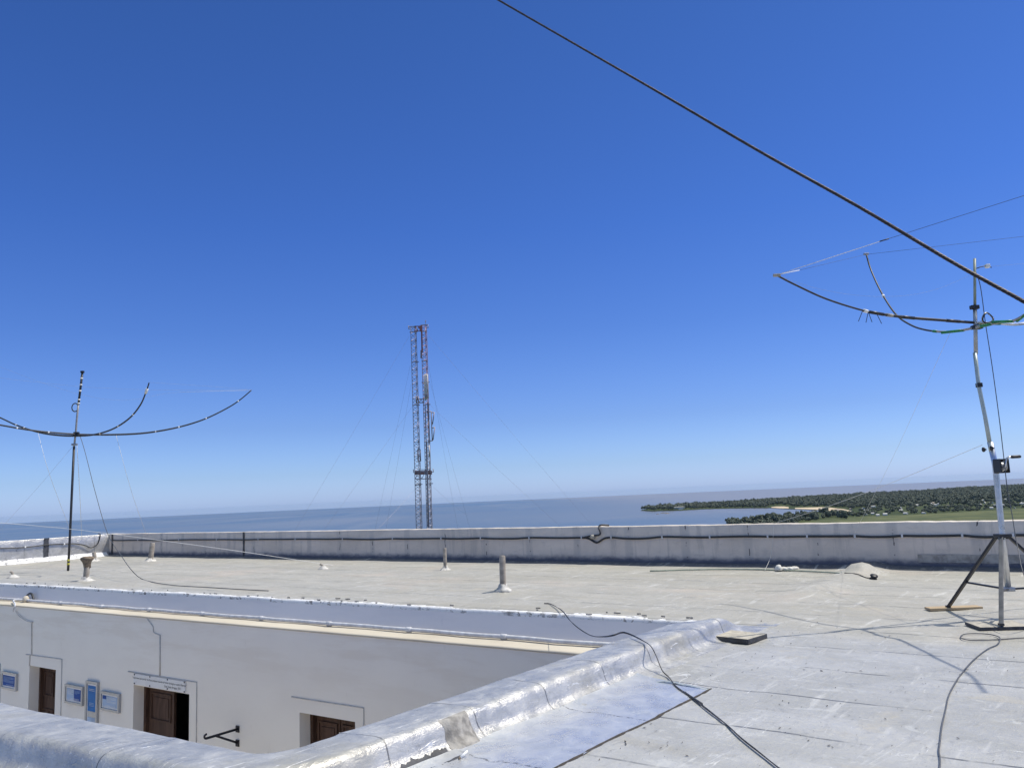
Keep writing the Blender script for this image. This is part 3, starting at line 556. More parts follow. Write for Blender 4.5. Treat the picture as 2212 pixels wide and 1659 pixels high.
# ------------------------------------------------------------------ conduit along the ledge
pts = []; coup = []; i = 0; x = -30.0
while x < XO - .05:
    wv = .018 * math.sin(i * 1.9) + .02 * nz(x * .8, 4); pts.append(Vector((x, edgeY(x) - .25 + wv, LZ + .055 + .012 * nz(x * .9, 1)))); x += .45; i += 1
cond = thing('ledge_conduit', tw(pts[0]), 'long wavy pale conduit pipe lying on the cream ledge under the roof edge', 'pipe')
k = MB(); k.tube([tw(p) for p in pts], .031, 8); k.build('pipe', MT['pvc'], cond, True)
for j in range(2, len(pts) - 1, 4):
    a, b = tw(pts[j]), tw(pts[j + 1]); d = (b - a).normalized(); k = MB(); k.tube([a - d * .05, a - d * .045, a + d * .045, a + d * .05], [.034, .041, .041, .034], 8); k.build('coupling', MT['pvc'], cond, True)
pj = FZ(225, 265); jx = tl(U(*Z1(222, 262), LZ + .05)).x; base = Vector((jx, edgeY(jx) - .25, LZ + .06))
hw = thing('drop_wire', tw(base), 'thick pale wire dropping from a junction on the ledge to the wall below', 'wire')
e0 = FZ(140, 300)
p3 = [base, Vector((jx - .25, (edgeY(jx) + facY(jx)) / 2 - .1, LZ + .07)), Vector((e0.x + .05, facY(e0.x) - .06, LZ + .03)), Vector((e0.x, facY(e0.x) - .07, LZ - .1)), Vector((FZ(137, 345).x, facY(jx) - .035, FZ(137, 345).z))]
k = MB(); k.tube([tw(p) for p in cr(p3, 5)], .019, 8); k.build('sleeve', MT['pvc'], hw, True)
k = MB(); k.tube([tw(Vector((p.x, facY(p.x) - .02, p.z))) for p in cr([FZ(137, 345), FZ(152, 375), FZ(200, 415), FZ(240, 435), FZ(278, 440)], 5)], .009, 6); k.build('lead', MT['groove'], hw, True)
k = MB(); k.lathe([(.0, -.06), (.07, -.05), (.085, 0), (.07, .06), (.03, .1)], tw(base), 10, .15, 2); k.build('junction', MT['ledge'], hw, True)
k = MB(); arch = cr([Vector((jx - .35, edgeY(jx) - .15, LZ + .03)), Vector((jx - .15, edgeY(jx) - .15, LZ + .17)), Vector((jx + .05, edgeY(jx) - .15, LZ + .2)), Vector((jx + .2, edgeY(jx) - .15, LZ + .05))], 5); k.tube([tw(p) for p in arch], .025, 7); k.build('loop', MT['blackcable'], hw, True)

# ------------------------------------------------------------------ black cable clipped along the outer parapet
clip_px = [241, 300, 388, 470, 560, 640, 742, 850, 955, 1040, 1145, 1258, 1322, 1432, 1535, 1660, 1745, 1848, 1950, 2080, 2190, 2300]
zc_ = .62; pts = []; clips = []
xsC = [WAL(q, 1160).x for q in clip_px]
cy_ = {1258: 1161, 1322: 1161}
for xa, xb in zip(xsC, xsC[1:]):
    sg = R.choice((.0, .004, .008, .014, .026)) * R.uniform(.6, 1.2)
    for t in (0, .25, .5, .75): pts.append(Vector((xa + (xb - xa) * t, wallY(xa + (xb - xa) * t) - .03, zc_ - sg * 4 * t * (1 - t) + .016 * nz(xa * 1.1 + t * 1.2, 5))))
iA = min(range(len(pts)), key=lambda i: abs(pts[i].x - WAL(1285, 1170).x)); pts[iA].z -= .09
wc = thing('wall_cable', tw(Vector((-15, wallY(-15), 0))), 'thick black cable clipped along the shaded face of the long far parapet', 'cable')
k = MB(); k.tube([tw(p) for p in cr(pts, 3)], .023, 7); k.build('cable', MT['blackcable'], wc, True)
for xq in xsC[:-1]: k = MB(); k.box(tw(Vector((xq, wallY(xq) - .022, zc_))), (.035, .06, .06), Matrix.Rotation(-HA, 3, 'Z')); k.build('clip', MT['pvc'], wc)
lp = [Vector((XL + .03, y, .60 - .02 * math.sin(y * 3) + (.0 if y < 15.2 else 0))) for y in frange(8.5, 15.0, .4)] + [Vector((XL + .05, 15.35, .50)), Vector((XL + .07, 15.6, .38)), Vector((XL + .06, 15.85, .50)), Vector((XL + .03, 15.95, .72)), Vector((XL + .0, 15.98, .885)), Vector((XL - .2, 16.0, .90))]
sc_ = thing('parapet_cable', tw(Vector((XL, 12, 0))), 'black cable sagging along the sunlit end parapet and looping over its top at the corner', 'cable')
k = MB(); k.tube([tw(p) for p in cr(lp, 3)], .02, 7); k.build('cable', MT['blackcable'], sc_, True)
for y in (10, 11.6, 13.2, 14.6): k = MB(); k.box(tw(Vector((XL + .02, y, .60))), (.06, .05, .07), Matrix.Rotation(-HA, 3, 'Z')); k.build('clip', MT['white'], sc_)
xk = WAL(1285, 1160).x
kn = thing('cable_lead', tw(Vector((xk, wallY(xk), HP))), 'short black cable end knotted to the wall cable and bent over the far parapet top', 'cable')
WV = lambda x, y, d: (lambda p: Vector((p.x, wallY(p.x) - d, p.z)))(WAL(x, y))
k = MB(); k.tube([tw(p) for p in cr([WV(1262, 1161, .06), WV(1280, 1157, .07), WV(1297, 1155, .08), WV(1300, 1150, .07), WV(1296, 1141, .05), WV(1294, 1137, .0), WV(1297, 1134, -.05), WV(1306, 1135.5, -.2)], 4)], .022, 7); k.build('cable', MT['blackcable'], kn, True)
k = MB(); k.lathe([(0, -.05), (.06, -.03), (.07, .02), (.04, .06), (0, .07)], tw(WV(1284, 1160, .07)), 10, .2, 4); k.build('fixing', MT['paver'], kn, True)

# ------------------------------------------------------------------ vent pipes on the middle roof
def vent(px, py, h, r, label, lean=(0, 0), cap=False):
    b = UL(px, py); b.z = zr(b.x, b.y); B = tw(b)
    t = thing('vent_pipe', B, label, 'vent pipe', 'vent pipes on the roof'); top = B + Vector((lean[0], lean[1], h))
    k = MB(); k.tube([B - Vector((0, 0, .05)), B.lerp(top, .5), B.lerp(top, .97), top], [r, r, r, r * .92], 14, caps=False); k.tube([top - Vector((0, 0, .06)), top], [r * .8, r * .8], 14); k.build('pipe', MT['rustpipe'], t, True)
    k = MB(); s_ = b.x; k.lathe([(r * 2.9, -.03), (r * 2.4, .01), (r * 1.8, .03), (r * 1.35, .06), (r * 1.15, .10), (r * .98, .11)], B, 20, .7, s_); k.build('mortar_collar', MT['mound'], t, True)
    return t, top
vent(1087, 1281, .60, .055, 'tall plain vent pipe on a mortar mound, nearest to the courtyard edge', (.01, 0))
vent(962, 1231, .52, .042, 'thin vent pipe near the far parapet, below the lattice tower')
vent(325, 1212, .62, .085, 'stout pale vent pipe near the corner of the far parapet', (.06, 0))
t, top = vent(205, 1212, .32, .07, 'short stubby vent pipe close to the sunlit end parapet', (-.04, 0))
t, top = vent(185, 1255, .42, .07, 'crooked vent pipe with a ragged rusty cap near the white roof edge', (.03, 0))
k = MB(); k.lathe([(.07, -.1), (.085, .0), (.10, .06), (.16, .13), (.155, .17), (.09, .2), (.03, .18)], top, 12, .45, 8); k.build('rusty_cap', MT['rust'], t, True)
for px, py, sc, lb in ((698, 1229, .8, 'small white mortar lump on the roof near the long parapet'), (28, 1248, 1.0, 'small white mortar lump with a dark pipe stub near the left end')):
    b = UL(px, py); b.z = zr(b.x, b.y); B = tw(b); t = thing('pipe_stub', B, lb, 'pipe stub')
    k = MB(); k.lathe([(.2 * sc, -.03), (.15 * sc, .02), (.08 * sc, .07), (.05 * sc, .09)], B, 14, .3, px); k.build('mortar_collar', MT['mound'], t, True)
    k = MB(); k.tube([B, B + Vector((-.02, 0, .13 * sc)), B + Vector((-.08, 0, .17 * sc))], .035 * sc, 8); k.build('pipe', MT['rustpipe'], t, True)

# ------------------------------------------------------------------ pavers, plank, pole, rag
def onroof(x, y, dz=0): b = UL(x, y); return tw(Vector((b.x, b.y, zr(b.x, b.y) + dz)))
def slab(name, px, py, size, rz, label, m, cat):
    c = onroof(px, py, size[2] / 2 + .004); k = MB(); M_ = Matrix.Rotation(rz, 3, 'Z'); sx, sy, sz = size
    nx, ny = 12, 8; top = []
    k.box(c, size, M_); o = k.build(name, m, None, bevel=.008, origin=c)
    if cat == 'paver':                                        # edges darker than the top
        o.data.materials.append(MT['bitumen'])
        for p in o.data.polygons: p.material_index = 1 if abs(p.normal.z) < .3 else 0
    return tag(o, label, cat)
slab('concrete_paver', 1597, 1382, (.46, .42, .055), -HA - .14, 'loose square concrete paver lying by the end of the silver kerb wall', MT['paver'], 'paver')
slab('concrete_paver', 2154, 1356, (.52, .40, .04), -.12, 'flat concrete paver under the front tripod leg', MT['paver'], 'paver')
slab('wooden_plank', 2060, 1316, (.66, .17, .032), -.05, 'short raw pine plank under the left tripod leg', MT['plank'], 'plank')
pl = [onroof(1404, 1236, .02), onroof(1500, 1232.5, .02), onroof(1620, 1232, .02), onroof(1740, 1235.5, .02), U(1851, 1240, .05)]
k = MB(); k.tube(cr(pl, 4), .014, 7); tag(k.build('fishing_pole', MT['polegreen'], None, True, origin=pl[0]), 'long thin grey-green pole lying along the foot of the far parapet', 'pole')
b = onroof(1697, 1233, .03); k = MB(); rg = random.Random(5)
for j in range(4):
    cpt = b + Vector((-.12 + .1 * j, .03 * (j % 2), .0)); k.lathe([(.02, -.02), (.07, -.015), (.08, .01), (.04, .04 + .04 * (j == 0)), (0, .045 + .05 * (j == 0))], cpt, 11, .9, j * 3.3)
tag(k.build('cloth_rag', MT['cloth'], None, True, origin=b), 'crumpled white rag lying beside the thin pole at the far parapet', 'rag')
b = onroof(1888, 1252, .03); rl = thing('wire_reel', b, 'tiny black round reel with a wire tail on the roof below the mound', 'reel')
k = MB(); k.lathe([(.03, -.035), (.065, -.03), (.05, -.01), (.05, .02), (.065, .035), (.02, .045)], b, 14, M=Matrix.Rotation(.5, 3, 'X')); k.build('spool', MT['black'], rl, True)
k = MB(); k.tube(cr([b, onroof(1872, 1251.5, .01), onroof(1852, 1249, .01), onroof(1825, 1246, .01)], 5), .008, 6); k.build('wire_tail', MT['blackcable'], rl, True)
b = onroof(1003, 1641, .03); pt = thing('plastic_tube', b, 'small white plastic tube discarded beside the drain in the kerb wall', 'litter')
k = MB(); k.tube([b + Vector((-.025, -.015, -.012)), b + Vector((.02, .03, .012))], .008, 10); k.build('tube', MT['white'], pt, True)
k = MB(); k.tube([b + Vector((-.035, -.025, -.018)), b + Vector((-.025, -.015, -.012))], [.005, .0078], 8); k.build('tip', MT['rust'], pt, True)

# ------------------------------------------------------------------ cables on the roof
def cable(name, pts, r, m, label, n=6, sub=6, cat='cable', twist=0):
    P = cr(pts, sub); root = pts[0]
    if not twist:
        k = MB(); k.tube(P, r, n); return tag(k.build(name, MT[m], None, True, origin=root), label, cat)
    t = thing(name, root, label, cat)
    for s_ in (0, math.pi):
        Q = []; L = 0
        for i, p in enumerate(P):
            if i: L += (P[i] - P[i - 1]).length
            Tn = (P[min(i + 1, len(P) - 1)] - P[max(0, i - 1)]).normalized(); a = Tn.cross(Vector((0, 0, 1))).normalized(); bb = a.cross(Tn); ph = s_ + 1.2 * math.sin(L * 2.2 + 1) ; Q.append(p + (a * math.cos(ph) + bb * math.sin(ph)) * r * 1.02 + Vector((0, 0, r * .3)))
        k = MB(); k.tube(Q, r, n); k.build('strand', MT[m], t, True)
    return t
Z3 = lambda x, y: Z1(x, y, 1300, 1700, 2.765)
Z4 = lambda x, y: Z1(x, y, 2000, 1600, 2.083)
c1 = [onroof(*Z3(905, 296), .012), onroof(*Z3(960, 302), .015), U(*Z3(1050, 345), .06)]
for q, dep in (((1120, 430), 10.3), ((1200, 500), 9.9), ((1300, 555), 9.4), ((1400, 562), 8.95), ((1480, 550), 8.6)): c1.append(YD(*Z3(*q), dep))
c1 += [U(*Z3(1550, 528), .215), U(*Z3(1620, 545), .222), U(*Z3(1720, 595), .228), U(*Z3(1785, 640), .225), U(*Z3(1830, 720), .15), U(*Z3(1880, 840), .05)]
c1 += [onroof(*Z3(*q), .012) for q in ((1940, 922), (2000, 987), (2120, 1067), (2212, 1132))] + [onroof(*Z4(*q), .012) for q in ((100, 985), (170, 1040), (280, 1130), (370, 1200), (450, 1280), (560, 1372), (680, 1465), (860, 1600))]
cable('twin_cable', c1, .0042, 'blackcable', 'black twin cable draped over the silver kerb wall and across the near roof', twist=1)
c2 = [onroof(*Z4(*q), .012) for q in ((2420, 648), (2212, 652), (2060, 657), (1930, 662), (1850, 659), (1818, 643), (1850, 627), (1960, 626), (2035, 638), (2066, 661), (2045, 688), (1985, 718), (1905, 778), (1850, 842), (1790, 920), (1745, 1010), (1722, 1110), (1702, 1200), (1690, 1310), (1684, 1360), (1690, 1400), (1688, 1460), (1670, 1620))]
for j in (4, 5, 6, 7, 8): c2[j].z += .004
c2[9].z += .014
cable('looped_cable', c2, .0056, 'greycable', 'dark grey cable with an oval loop winding down the right side of the roof')
# ------------------------------------------------------------------ stranded steel cable overhead
k = MB(); A_, B_ = YD(1000, -44, 4.6), YD(2290, 697, 2.25); n = 90
ln = (B_ - A_).length; P = [A_.lerp(B_, i / n) - Vector((0, 0, .05 * 4 * (i / n) * (1 - i / n) - .0)) for i in range(n + 1)]
ov = thing('steel_cable', A_, 'taut dark stranded steel cable crossing the sky diagonally overhead', 'cable')
d = (B_ - A_).normalized(); a1 = d.cross(Vector((0, 0, 1))).normalized(); b1 = a1.cross(d)
mids = [YD(1075, 0, 4.35), YD(1400, 187, 3.62), YD(1640, 327, 3.15), YD(1860, 450, 2.78), YD(2060, 568, 2.5), YD(2212, 652, 2.32)]
P = cr([A_] + mids + [B_], 60)
for j in range(6):
    Q = []; L = 0
    for i, p in enumerate(P):
        if i: L += (P[i] - P[i - 1]).length
        ph = j * math.pi / 3 + L / .05 * math.pi; Q.append(p + (a1 * math.cos(ph) + b1 * math.sin(ph)) * .0036)
    k = MB(); k.tube(Q, .0026, 5); k.build('strand', MT['strand'], ov, True)
k = MB(); k.tube(P, .003, 5); k.build('core', MT['strand'], ov, True)

# ------------------------------------------------------------------ right antenna on its winch-up tripod
DT = 9.85
base = U(2189, 1335); base.z = zr(*tl(base)[:2])
at = thing('tripod_antenna', base, 'silver winch mast on a three-legged stand carrying two bent crossed poles, at right', 'antenna')
def tube_px(name, pts, r, m, parent, n=10, sub=1):
    P = [YD(x, y, d) for x, y, d in pts]; P = cr(P, sub) if sub > 1 else P
    k = MB(); k.tube(P, r, n); return k.build(name, MT[m], parent, True)
lower = tube_px('lower_tube', [(2178, 1274, DT), (2165, 1153, DT), (2150, 1005, DT), (2139, 955, DT)], .034, 'alu', at, 14)
tube_px('middle_tube', [(2141, 975, DT), (2128, 900, DT), (2114, 832, DT), (2106, 762, DT)], .0235, 'palegreen', at, 12)
tube_px('upper_tube', [(2108, 765, DT), (2107, 700, DT), (2106, 664, DT)], .023, 'alu2', at, 12)
tube_px('top_tube', [(2106, 668, DT), (2105.5, 559, DT)], .0165, 'polegreen', at, 10)
for nm, px, py, sz, m in (('clamp', 2105, 664, (.10, .06, .05), 'black'), ('clamp', 2115, 832, (.055, .07, .055), 'black'), ('clamp', 2110, 707, (.12, .08, .05), 'black'), ('clamp', 2112, 697, (.07, .075, .03), 'alu')):
    k = MB(); k.box(YD(px, py, DT), sz); k.build(nm, MT[m], at, bevel=.008)
hub = YD(2164, 1157, DT); feet = [U(2048, 1311, .035), U(2163, 1352, .05)]; feet[0].z += zr(*tl(feet[0])[:2]); feet[1].z += zr(*tl(feet[1])[:2])
third = Vector((base.x * 3 - feet[0].x - feet[1].x, base.y * 3 - feet[0].y - feet[1].y, base.z)); feet.append(third)
k = MB(); k.box(hub, (.13, .13, .045)); k.build('collar', MT['black'], at, bevel=.01)
bot = YD(2178, 1272, DT); k = MB(); k.box(bot, (.11, .11, .05)); k.build('lower_collar', MT['alu2'], at, bevel=.01)
for i, f_ in enumerate(feet):
    d = Vector((f_.x - hub.x, f_.y - hub.y, 0)).normalized(); h0 = hub + d * .075 - Vector((0, 0, .01))
    k = MB(); k.bar(h0, f_, .046, .03); lg = k.build('leg', MT['legblk'] if i != 1 else MT['legalu'], at, bevel=.004)
    k = MB(); k.box(h0, (.05, .05, .06)); k.build('hinge', MT['black'], lg, bevel=.006)
    k = MB(); k.box(f_ + Vector((0, 0, .012)), (.05, .05, .024)); k.build('foot', MT['black'], lg, bevel=.005)
    m_ = h0.lerp(f_, .63); k = MB(); k.bar(bot + d * .05, m_, .034, .02); k.build('brace', MT['legblk'], at, bevel=.003)
# winch with crank
wp = YD(2152, 1007, DT - .06); wi = MB(); 
for sx in (-.005, .09): wi.box(wp + Vector((sx, -.03, 0)), (.012, .16, .17))
wi.box(wp + Vector((.042, .045, 0)), (.09, .012, .17)); wn_ = wi.build('winch', MT['black'], at, bevel=.01)
k = MB(); k.lathe([(.062, -.045), (.062, -.04), (.045, -.036), (.045, .036), (.062, .04), (.062, .045)], wp + Vector((.043, -.03, .0)), 18, M=Matrix.Rotation(math.pi / 2, 3, 'Y')); k.build('drum', MT['alu2'], wn_, True)
tube_px('crank', [(2160, 1019, DT - .1), (2167, 1016, DT - .13), (2172, 1007, DT - .16), (2174, 990, DT - .17), (2180, 987, DT - .17), (2190, 987, DT - .17)], .011, 'alu', at, 8)
tube_px('crank_handle', [(2183, 987, DT - .17), (2185, 987, DT - .17), (2203, 986, DT - .17), (2205, 986, DT - .17)], [.012, .019, .019, .012], 'black', at, 10)
for px, py in ((2127, 971), (2144, 968)): k = MB(); k.lathe([(.008, -.02), (.012, .0), (.028, .004), (.03, .02), (.02, .026)], YD(px, py, DT - .05), 10, M=Matrix.Rotation(-math.pi / 2, 3, 'Y')); k.build('lock_knob', MT['black'], at, True)
# crossed bent poles; the near end is fixed by the shadow it drops on the roof
def SH(x, y, z): return U(x, y) + to_sun * (z / to_sun.z)
bowA = cr([YD(1871, 549, 12.45), YD(1882, 585, 12.25), YD(1905, 634, 11.8), YD(1935, 679, 11.3), YD(1967, 702, 10.85), YD(2000, 713, 10.5), YD(2040, 717, 10.2), YD(2075, 714, 10.0), YD(2110, 707, 9.8), YD(2160, 696, 9.4), YD(2212, 681, 9.05), SH(2050, 1435, 3.82), SH(2086, 1454, 4.05), SH(2114, 1480, 4.5), SH(2128, 1497, 5.0)], 8)
tipA = bowA[-1].copy()
bowB = cr([YD(1678, 595, 9.05), YD(1715, 614, 9.1), YD(1780, 644, 9.2), YD(1850, 667, 9.35), YD(1900, 678, 9.45), YD(1960, 686, 9.6), YD(2030, 691.5, 9.7), YD(2105, 697, 9.85), YD(2160, 699, 10.0), YD(2212, 699, 10.15), YD(2330, 675, 10.5), YD(2450, 605, 10.75), YD(2590, 470, 10.9)], 8)
def bow(name, P, rs, mats, parent, n=8):                      # rs: (start, end, radius, material, part name)
    out = []
    for a, b, r, m, nm in mats:
        seg = P[int(a * (len(P) - 1)):int(b * (len(P) - 1)) + 1]; k = MB(); k.tube(seg, r, n); out.append(k.build(nm, MT[m], parent, True))
    return out
bow('bow', bowA, 0, [(0, .40, .0125, 'black', 'bent_pole'), (.39, .56, .015, 'grp', 'bent_pole'), (.55, .80, .016, 'grp', 'bent_pole'), (.79, 1, .0145, 'black', 'bent_pole')], at)
bow('bow', bowB, 0, [(0, .34, .0115, 'black', 'bent_pole'), (.33, .62, .0175, 'black', 'bent_pole'), (.61, .80, .0175, 'alu', 'bent_pole'), (.79, 1, .0115, 'black', 'bent_pole')], at)
def band(P, u, L, r, m, name='tape_band', parent=at):
    i = min(len(P) - 2, int(u * (len(P) - 1))); d = (P[i + 1] - P[i]).normalized(); k = MB(); k.tube([P[i] - d * L / 2, P[i] + d * L / 2], r, 8); return k.build(name, MT[m], parent, True)
for u, L in ((.40, .07), (.47, .3), (.60, .26), (.655, .3), (.73, .5)): band(bowA, u, L, .0175, 'green')
band(bowA, .157, .045, .021, 'white'); band(bowB, .29, .05, .022, 'white'); band(bowB, .365, .09, .021, 'paver'); band(bowB, .66, .10, .0205, 'green'); band(bowB, .60, .14, .0215, 'alu')
for u in (.33, .42, .54): band(bowB, u, .2, .0205, 'black')
for u, dx in ((.275, -8), (.295, -5), (.30, 4), (.33, 6)):
    p = bowB[int(u * (len(bowB) - 1))]; k = MB(); k.tube([p, p + Vector((dx * .008, 0, -.13))], .004, 5); k.build('cable_tie', MT['black'], at)
for P_, nm in ((bowB[0], 'tip_insulator'), (bowA[0], 'tip_insulator')):
    k = MB(); k.box(P_, (.085, .03, .035)); k.build(nm, MT['paver'] if P_ is bowB[0] else MT['alu2'], at, bevel=.01)
ring = [YD(2134, 687, DT - .05) + Vector((.062 * math.cos(a), .02 * math.sin(a * 2), .062 * math.sin(a))) for a in [q_ * 2 * math.pi / 28 for q_ in range(29)]]
for dq in (0, .012): k = MB(); k.tube([p + Vector((0, dq, dq * .5)) for p in ring], .0085, 7); k.build('cable_loop', MT['alu2'] if dq else MT['black'], at, True)
k = MB(); k.box(YD(2133, 575, DT), (.05, .05, .045)); k.build('insulator', MT['white'], at, bevel=.008)
tube_px('insulator_arm', [(2107, 581, DT), (2118, 577, DT), (2128, 575, DT), (2142, 578, DT)], .006, 'black', at, 6)
def wire(pts, r, m, parent, name='element_wire', sub=6):
    k = MB(); P = [YD(*p) for p in pts]; k.tube(cr(P, sub) if len(P) > 2 else P, r, 5); return k.build(name, MT[m], parent, True)
wire([(1680, 594, 9.05), (1904, 521, 8.3)], .0034, 'whiterope', at, 'element_cord'); k = MB(); k.tube([YD(1904, 521, 8.3), YD(2212, 423, 7.5), YD(2212, 423, 7.5).lerp(tipA, .5), tipA], .0023, 5); k.build('element_wire', MT['blackcable'], at, True); wire([(1900, 522, 8.3), (1920, 516, 8.25)], .007, 'black', at, 'wire_splice', 1)
wire([(1680, 594, 9.05), (1727, 584, 9.5)], .0042, 'whiterope', at, 'element_cord'); wire([(1727, 584, 9.5), (1871, 550, 12.4)], .0018, 'blackcable', at); wire([(1871, 550, 12.4), (2212, 511, 11.8), (2590, 466, 10.9)], .0023, 'blackcable', at, sub=2)
wire([(1684, 597, 9.05), (1760, 622, 9.2), (1850, 638, 9.4), (1940, 640, 9.6), (2020, 626, 9.7), (2103, 592, 9.85)], .0010, 'thinwire', at)
wire([(2140, 576, 9.85), (2230, 568, 10)], .001, 'thinwire', at)
cable('coax_cable', [YD(2107, 585, DT), YD(2118, 620, DT), YD(2129, 700, DT - .02), YD(2143, 790, DT - .05), YD(2158, 900, DT - .1), YD(2168, 985, DT - .15), YD(2176, 1056, DT - .2), YD(2186, 1110, DT - .3), YD(2198, 1180, DT - .5), YD(2222, 1260, DT - .9), onroof(2300, 1330, .012)], .0055, 'greycable', 'thin dark coaxial cable hanging from the top of the tripod antenna', cat='cable')
# ropes tying the antenna down
wtop = lambda x, y: tw(Vector((WAL(x, y).x, wallY(WAL(x, y).x) + .02, HP + .012)))
wfr = lambda x, y, d=.03: tw(WV(x, y, d))
g1 = YD(2122, 961, DT); g1b = wtop(1672, 1133)
cable('tie_rope', [g1, g1.lerp(g1b, .33) - Vector((0, 0, .05)), g1.lerp(g1b, .66) - Vector((0, 0, .05)), g1b, wfr(1672, 1138, .02), wfr(1672, 1158, .05), wfr(1668, 1200, .08), onroof(1652, 1234, .012)], .003, 'whiterope', 'white rope from the winch mast to the far parapet, its end dangling beside the rag', cat='rope', sub=8)
hubb = bowA[int(.46 * (len(bowA) - 1))]; g2 = wfr(1845, 1157, .06)
cable('tie_rope', [hubb, hubb.lerp(g2, .5) - Vector((0, 0, .06)), g2, wfr(1848, 1165, .08), onroof(1867, 1226, .03)], .0017, 'whiterope', 'white rope from the bent pole to the wall cable, ending on the roof mound', cat='rope', sub=8)

# ------------------------------------------------------------------ left antenna: slim pole with two bent crossed poles
mb_ = UL(147, 1233); mbase = tw(Vector((mb_.x, mb_.y, zr(mb_.x, mb_.y)))); DL = mbase.y
al = thing('pole_antenna', mbase, 'slim black pole with white tape rings carrying two bent crossed poles, at left', 'antenna')
def seg(name, pts, r, m, n=8): k = MB(); k.tube([YD(x, y, DL) if not isinstance(x, Vector) else x for x, y in pts], r, n); return k.build(name, MT[m], al, True)
k = MB(); k.tube([mbase, YD(151, 1160, DL), YD(155, 1070, DL), YD(160, 965, DL)], .036, 9); k.build('lower_pole', MT['blackcable'], al, True)
seg('middle_pole', [(159.5, 970), (164, 930), (166, 905), (170, 868)], .03, 'grp'); seg('upper_pole', [(169.8, 870), (173.5, 842), (178, 804)], .034, 'black')
for (px, py) in ((176.3, 816), (175, 830), (173.2, 843), (171, 862), (170, 870)): a_, b_ = YD(px, py, DL), YD(px - .3, py + 3, DL); k = MB(); k.tube([a_, b_], .041, 8); k.build('tape_band', MT['white'], al, True)
for px, py, m in ((148, 1208, 'yellow'), (147.7, 1216, 'yellow')): a_, b_ = YD(px, py, DL), YD(px - .2, py + 4, DL); k = MB(); k.tube([a_, b_], .042, 8); k.build('tape_band', MT[m], al, True)
for (px, py, sz, m) in ((165, 938, (.16, .1, .14), 'black'), (161, 960, (.17, .09, .06), 'alu2'), (178, 803.5, (.10, .08, .07), 'black')): k = MB(); k.box(YD(px, py, DL), sz); k.build('clamp', MT[m], al, bevel=.012)
rg_ = [YD(165.5, 880, DL) + Vector((-.05 + .10 * math.cos(a), 0, .13 * math.sin(a))) for a in [q_ * 2 * math.pi / 24 for q_ in range(25)]]
k = MB(); k.tube(rg_, .018, 6); k.build('cable_loop', MT['greycable'], al, True)
b1_ = cr([YD(-330, 770, 22.3), YD(-250, 840, 22.6), YD(-130, 893, 23.2), YD(0, 918, 23.9), YD(80, 931, 24.4), YD(165, 938, DL), YD(235, 939, 25.8), YD(300, 936.5, 26.2), YD(350, 930, 26.5), YD(400, 919, 26.9), YD(445, 904, 27.2), YD(490, 882, 27.6), YD(518, 864, 27.8), YD(543, 843, 28)], 7)
b2_ = cr([YD(-330, 660, 29.2), YD(-260, 730, 28.6), YD(-150, 830, 27.6), YD(0, 902, 26.4), YD(40, 920, 26), YD(85, 934, 25.7), YD(125, 940, 25.5), YD(165, 941.5, DL), YD(205, 938.5, 24.9), YD(245, 926, 24.5), YD(280, 903, 24.1), YD(303, 875, 23.8), YD(315, 848, 23.6), YD(322, 827, 23.5)], 7)
for P_ in (b1_, b2_): k = MB(); n_ = len(P_); k.tube(P_, [.030 - .012 * abs(2 * i / (n_ - 1) - 1) for i in range(n_)], 8); k.build('bent_pole', MT['blackcable'], al, True)
for P_, us in ((b1_, (.27, .335, .45, .52, .60, .68, .77, .92)), (b2_, (.30, .335, .47, .56, .64, .72, .80))):
    for u in us: band(P_, u, .04, .028, 'white', 'tape_band', al)
band(b2_, .945, .16, .04, 'white', 'tape_band', al)
wire([(-330, 770, 22.3), (178, 836, 25.5), (543, 843, 28)], .002, 'thinwire', al, sub=3); wire([(540, 843, 28), (390, 847, 27)], .0042, 'whiterope', al, 'element_cord', 1); wire([(390, 847, 27), (160, 849, 25.6), (-330, 655, 29)], .002, 'thinwire', al); wire([(322, 826, 23.5), (460, 835, 26), (543, 842, 28)], .002, 'thinwire', al)
def lrope(pts, r, label, m='whiterope', cat='rope'): return cable('guy_rope', pts, r, m, label, 5, 3, cat)
lrope([YD(82, 934, 25.7), YD(112, 1040, 25.3), onroof(170, 1195, .02)], .0055, 'thin white guy rope from left of the pole down to its foot')
lrope([YD(166, 958, DL), YD(172, 1060, 26.5), onroof(178, 1199, .02)], .007, 'bright white guy rope running straight down behind the slim black pole')
lrope([YD(250, 937, 26), YD(285, 1065, 26.5), onroof(323, 1198, .02) + Vector((0, 0, .35))], .0055, 'thin white guy rope slanting from the bent pole to the stout vent pipe')
lrope([YD(158, 963, DL), YD(80, 1055, 24.8), YD(-20, 1165, 23.8)], .0035, 'faint grey guy line slanting down to the left from the slim pole', 'thinwire')
lrope([YD(-60, 1124, 23.5), YD(70, 1135, 23.6), YD(165, 1144, 23.4), YD(330, 1165, 22.8), YD(520, 1191, 22.2), onroof(722, 1223, .02)], .0068, 'long white rope from the left edge slanting down to the roof before the parapet')
cx_ = [YD(166, 934, DL), YD(174, 945, DL), YD(186, 985, 24.9), YD(205, 1060, 24.2), YD(232, 1151, 23), YD(262, 1200, 21.6), YD(284, 1231, 20.4)] + [onroof(x, y, .015) for x, y in ((305, 1251), (335, 1260), (380, 1265.5), (440, 1270), (510, 1274), (580, 1278))]
cable('coax_cable', cx_, .009, 'greycable', 'dark coaxial cable drooping from the slim pole antenna onto the middle roof')

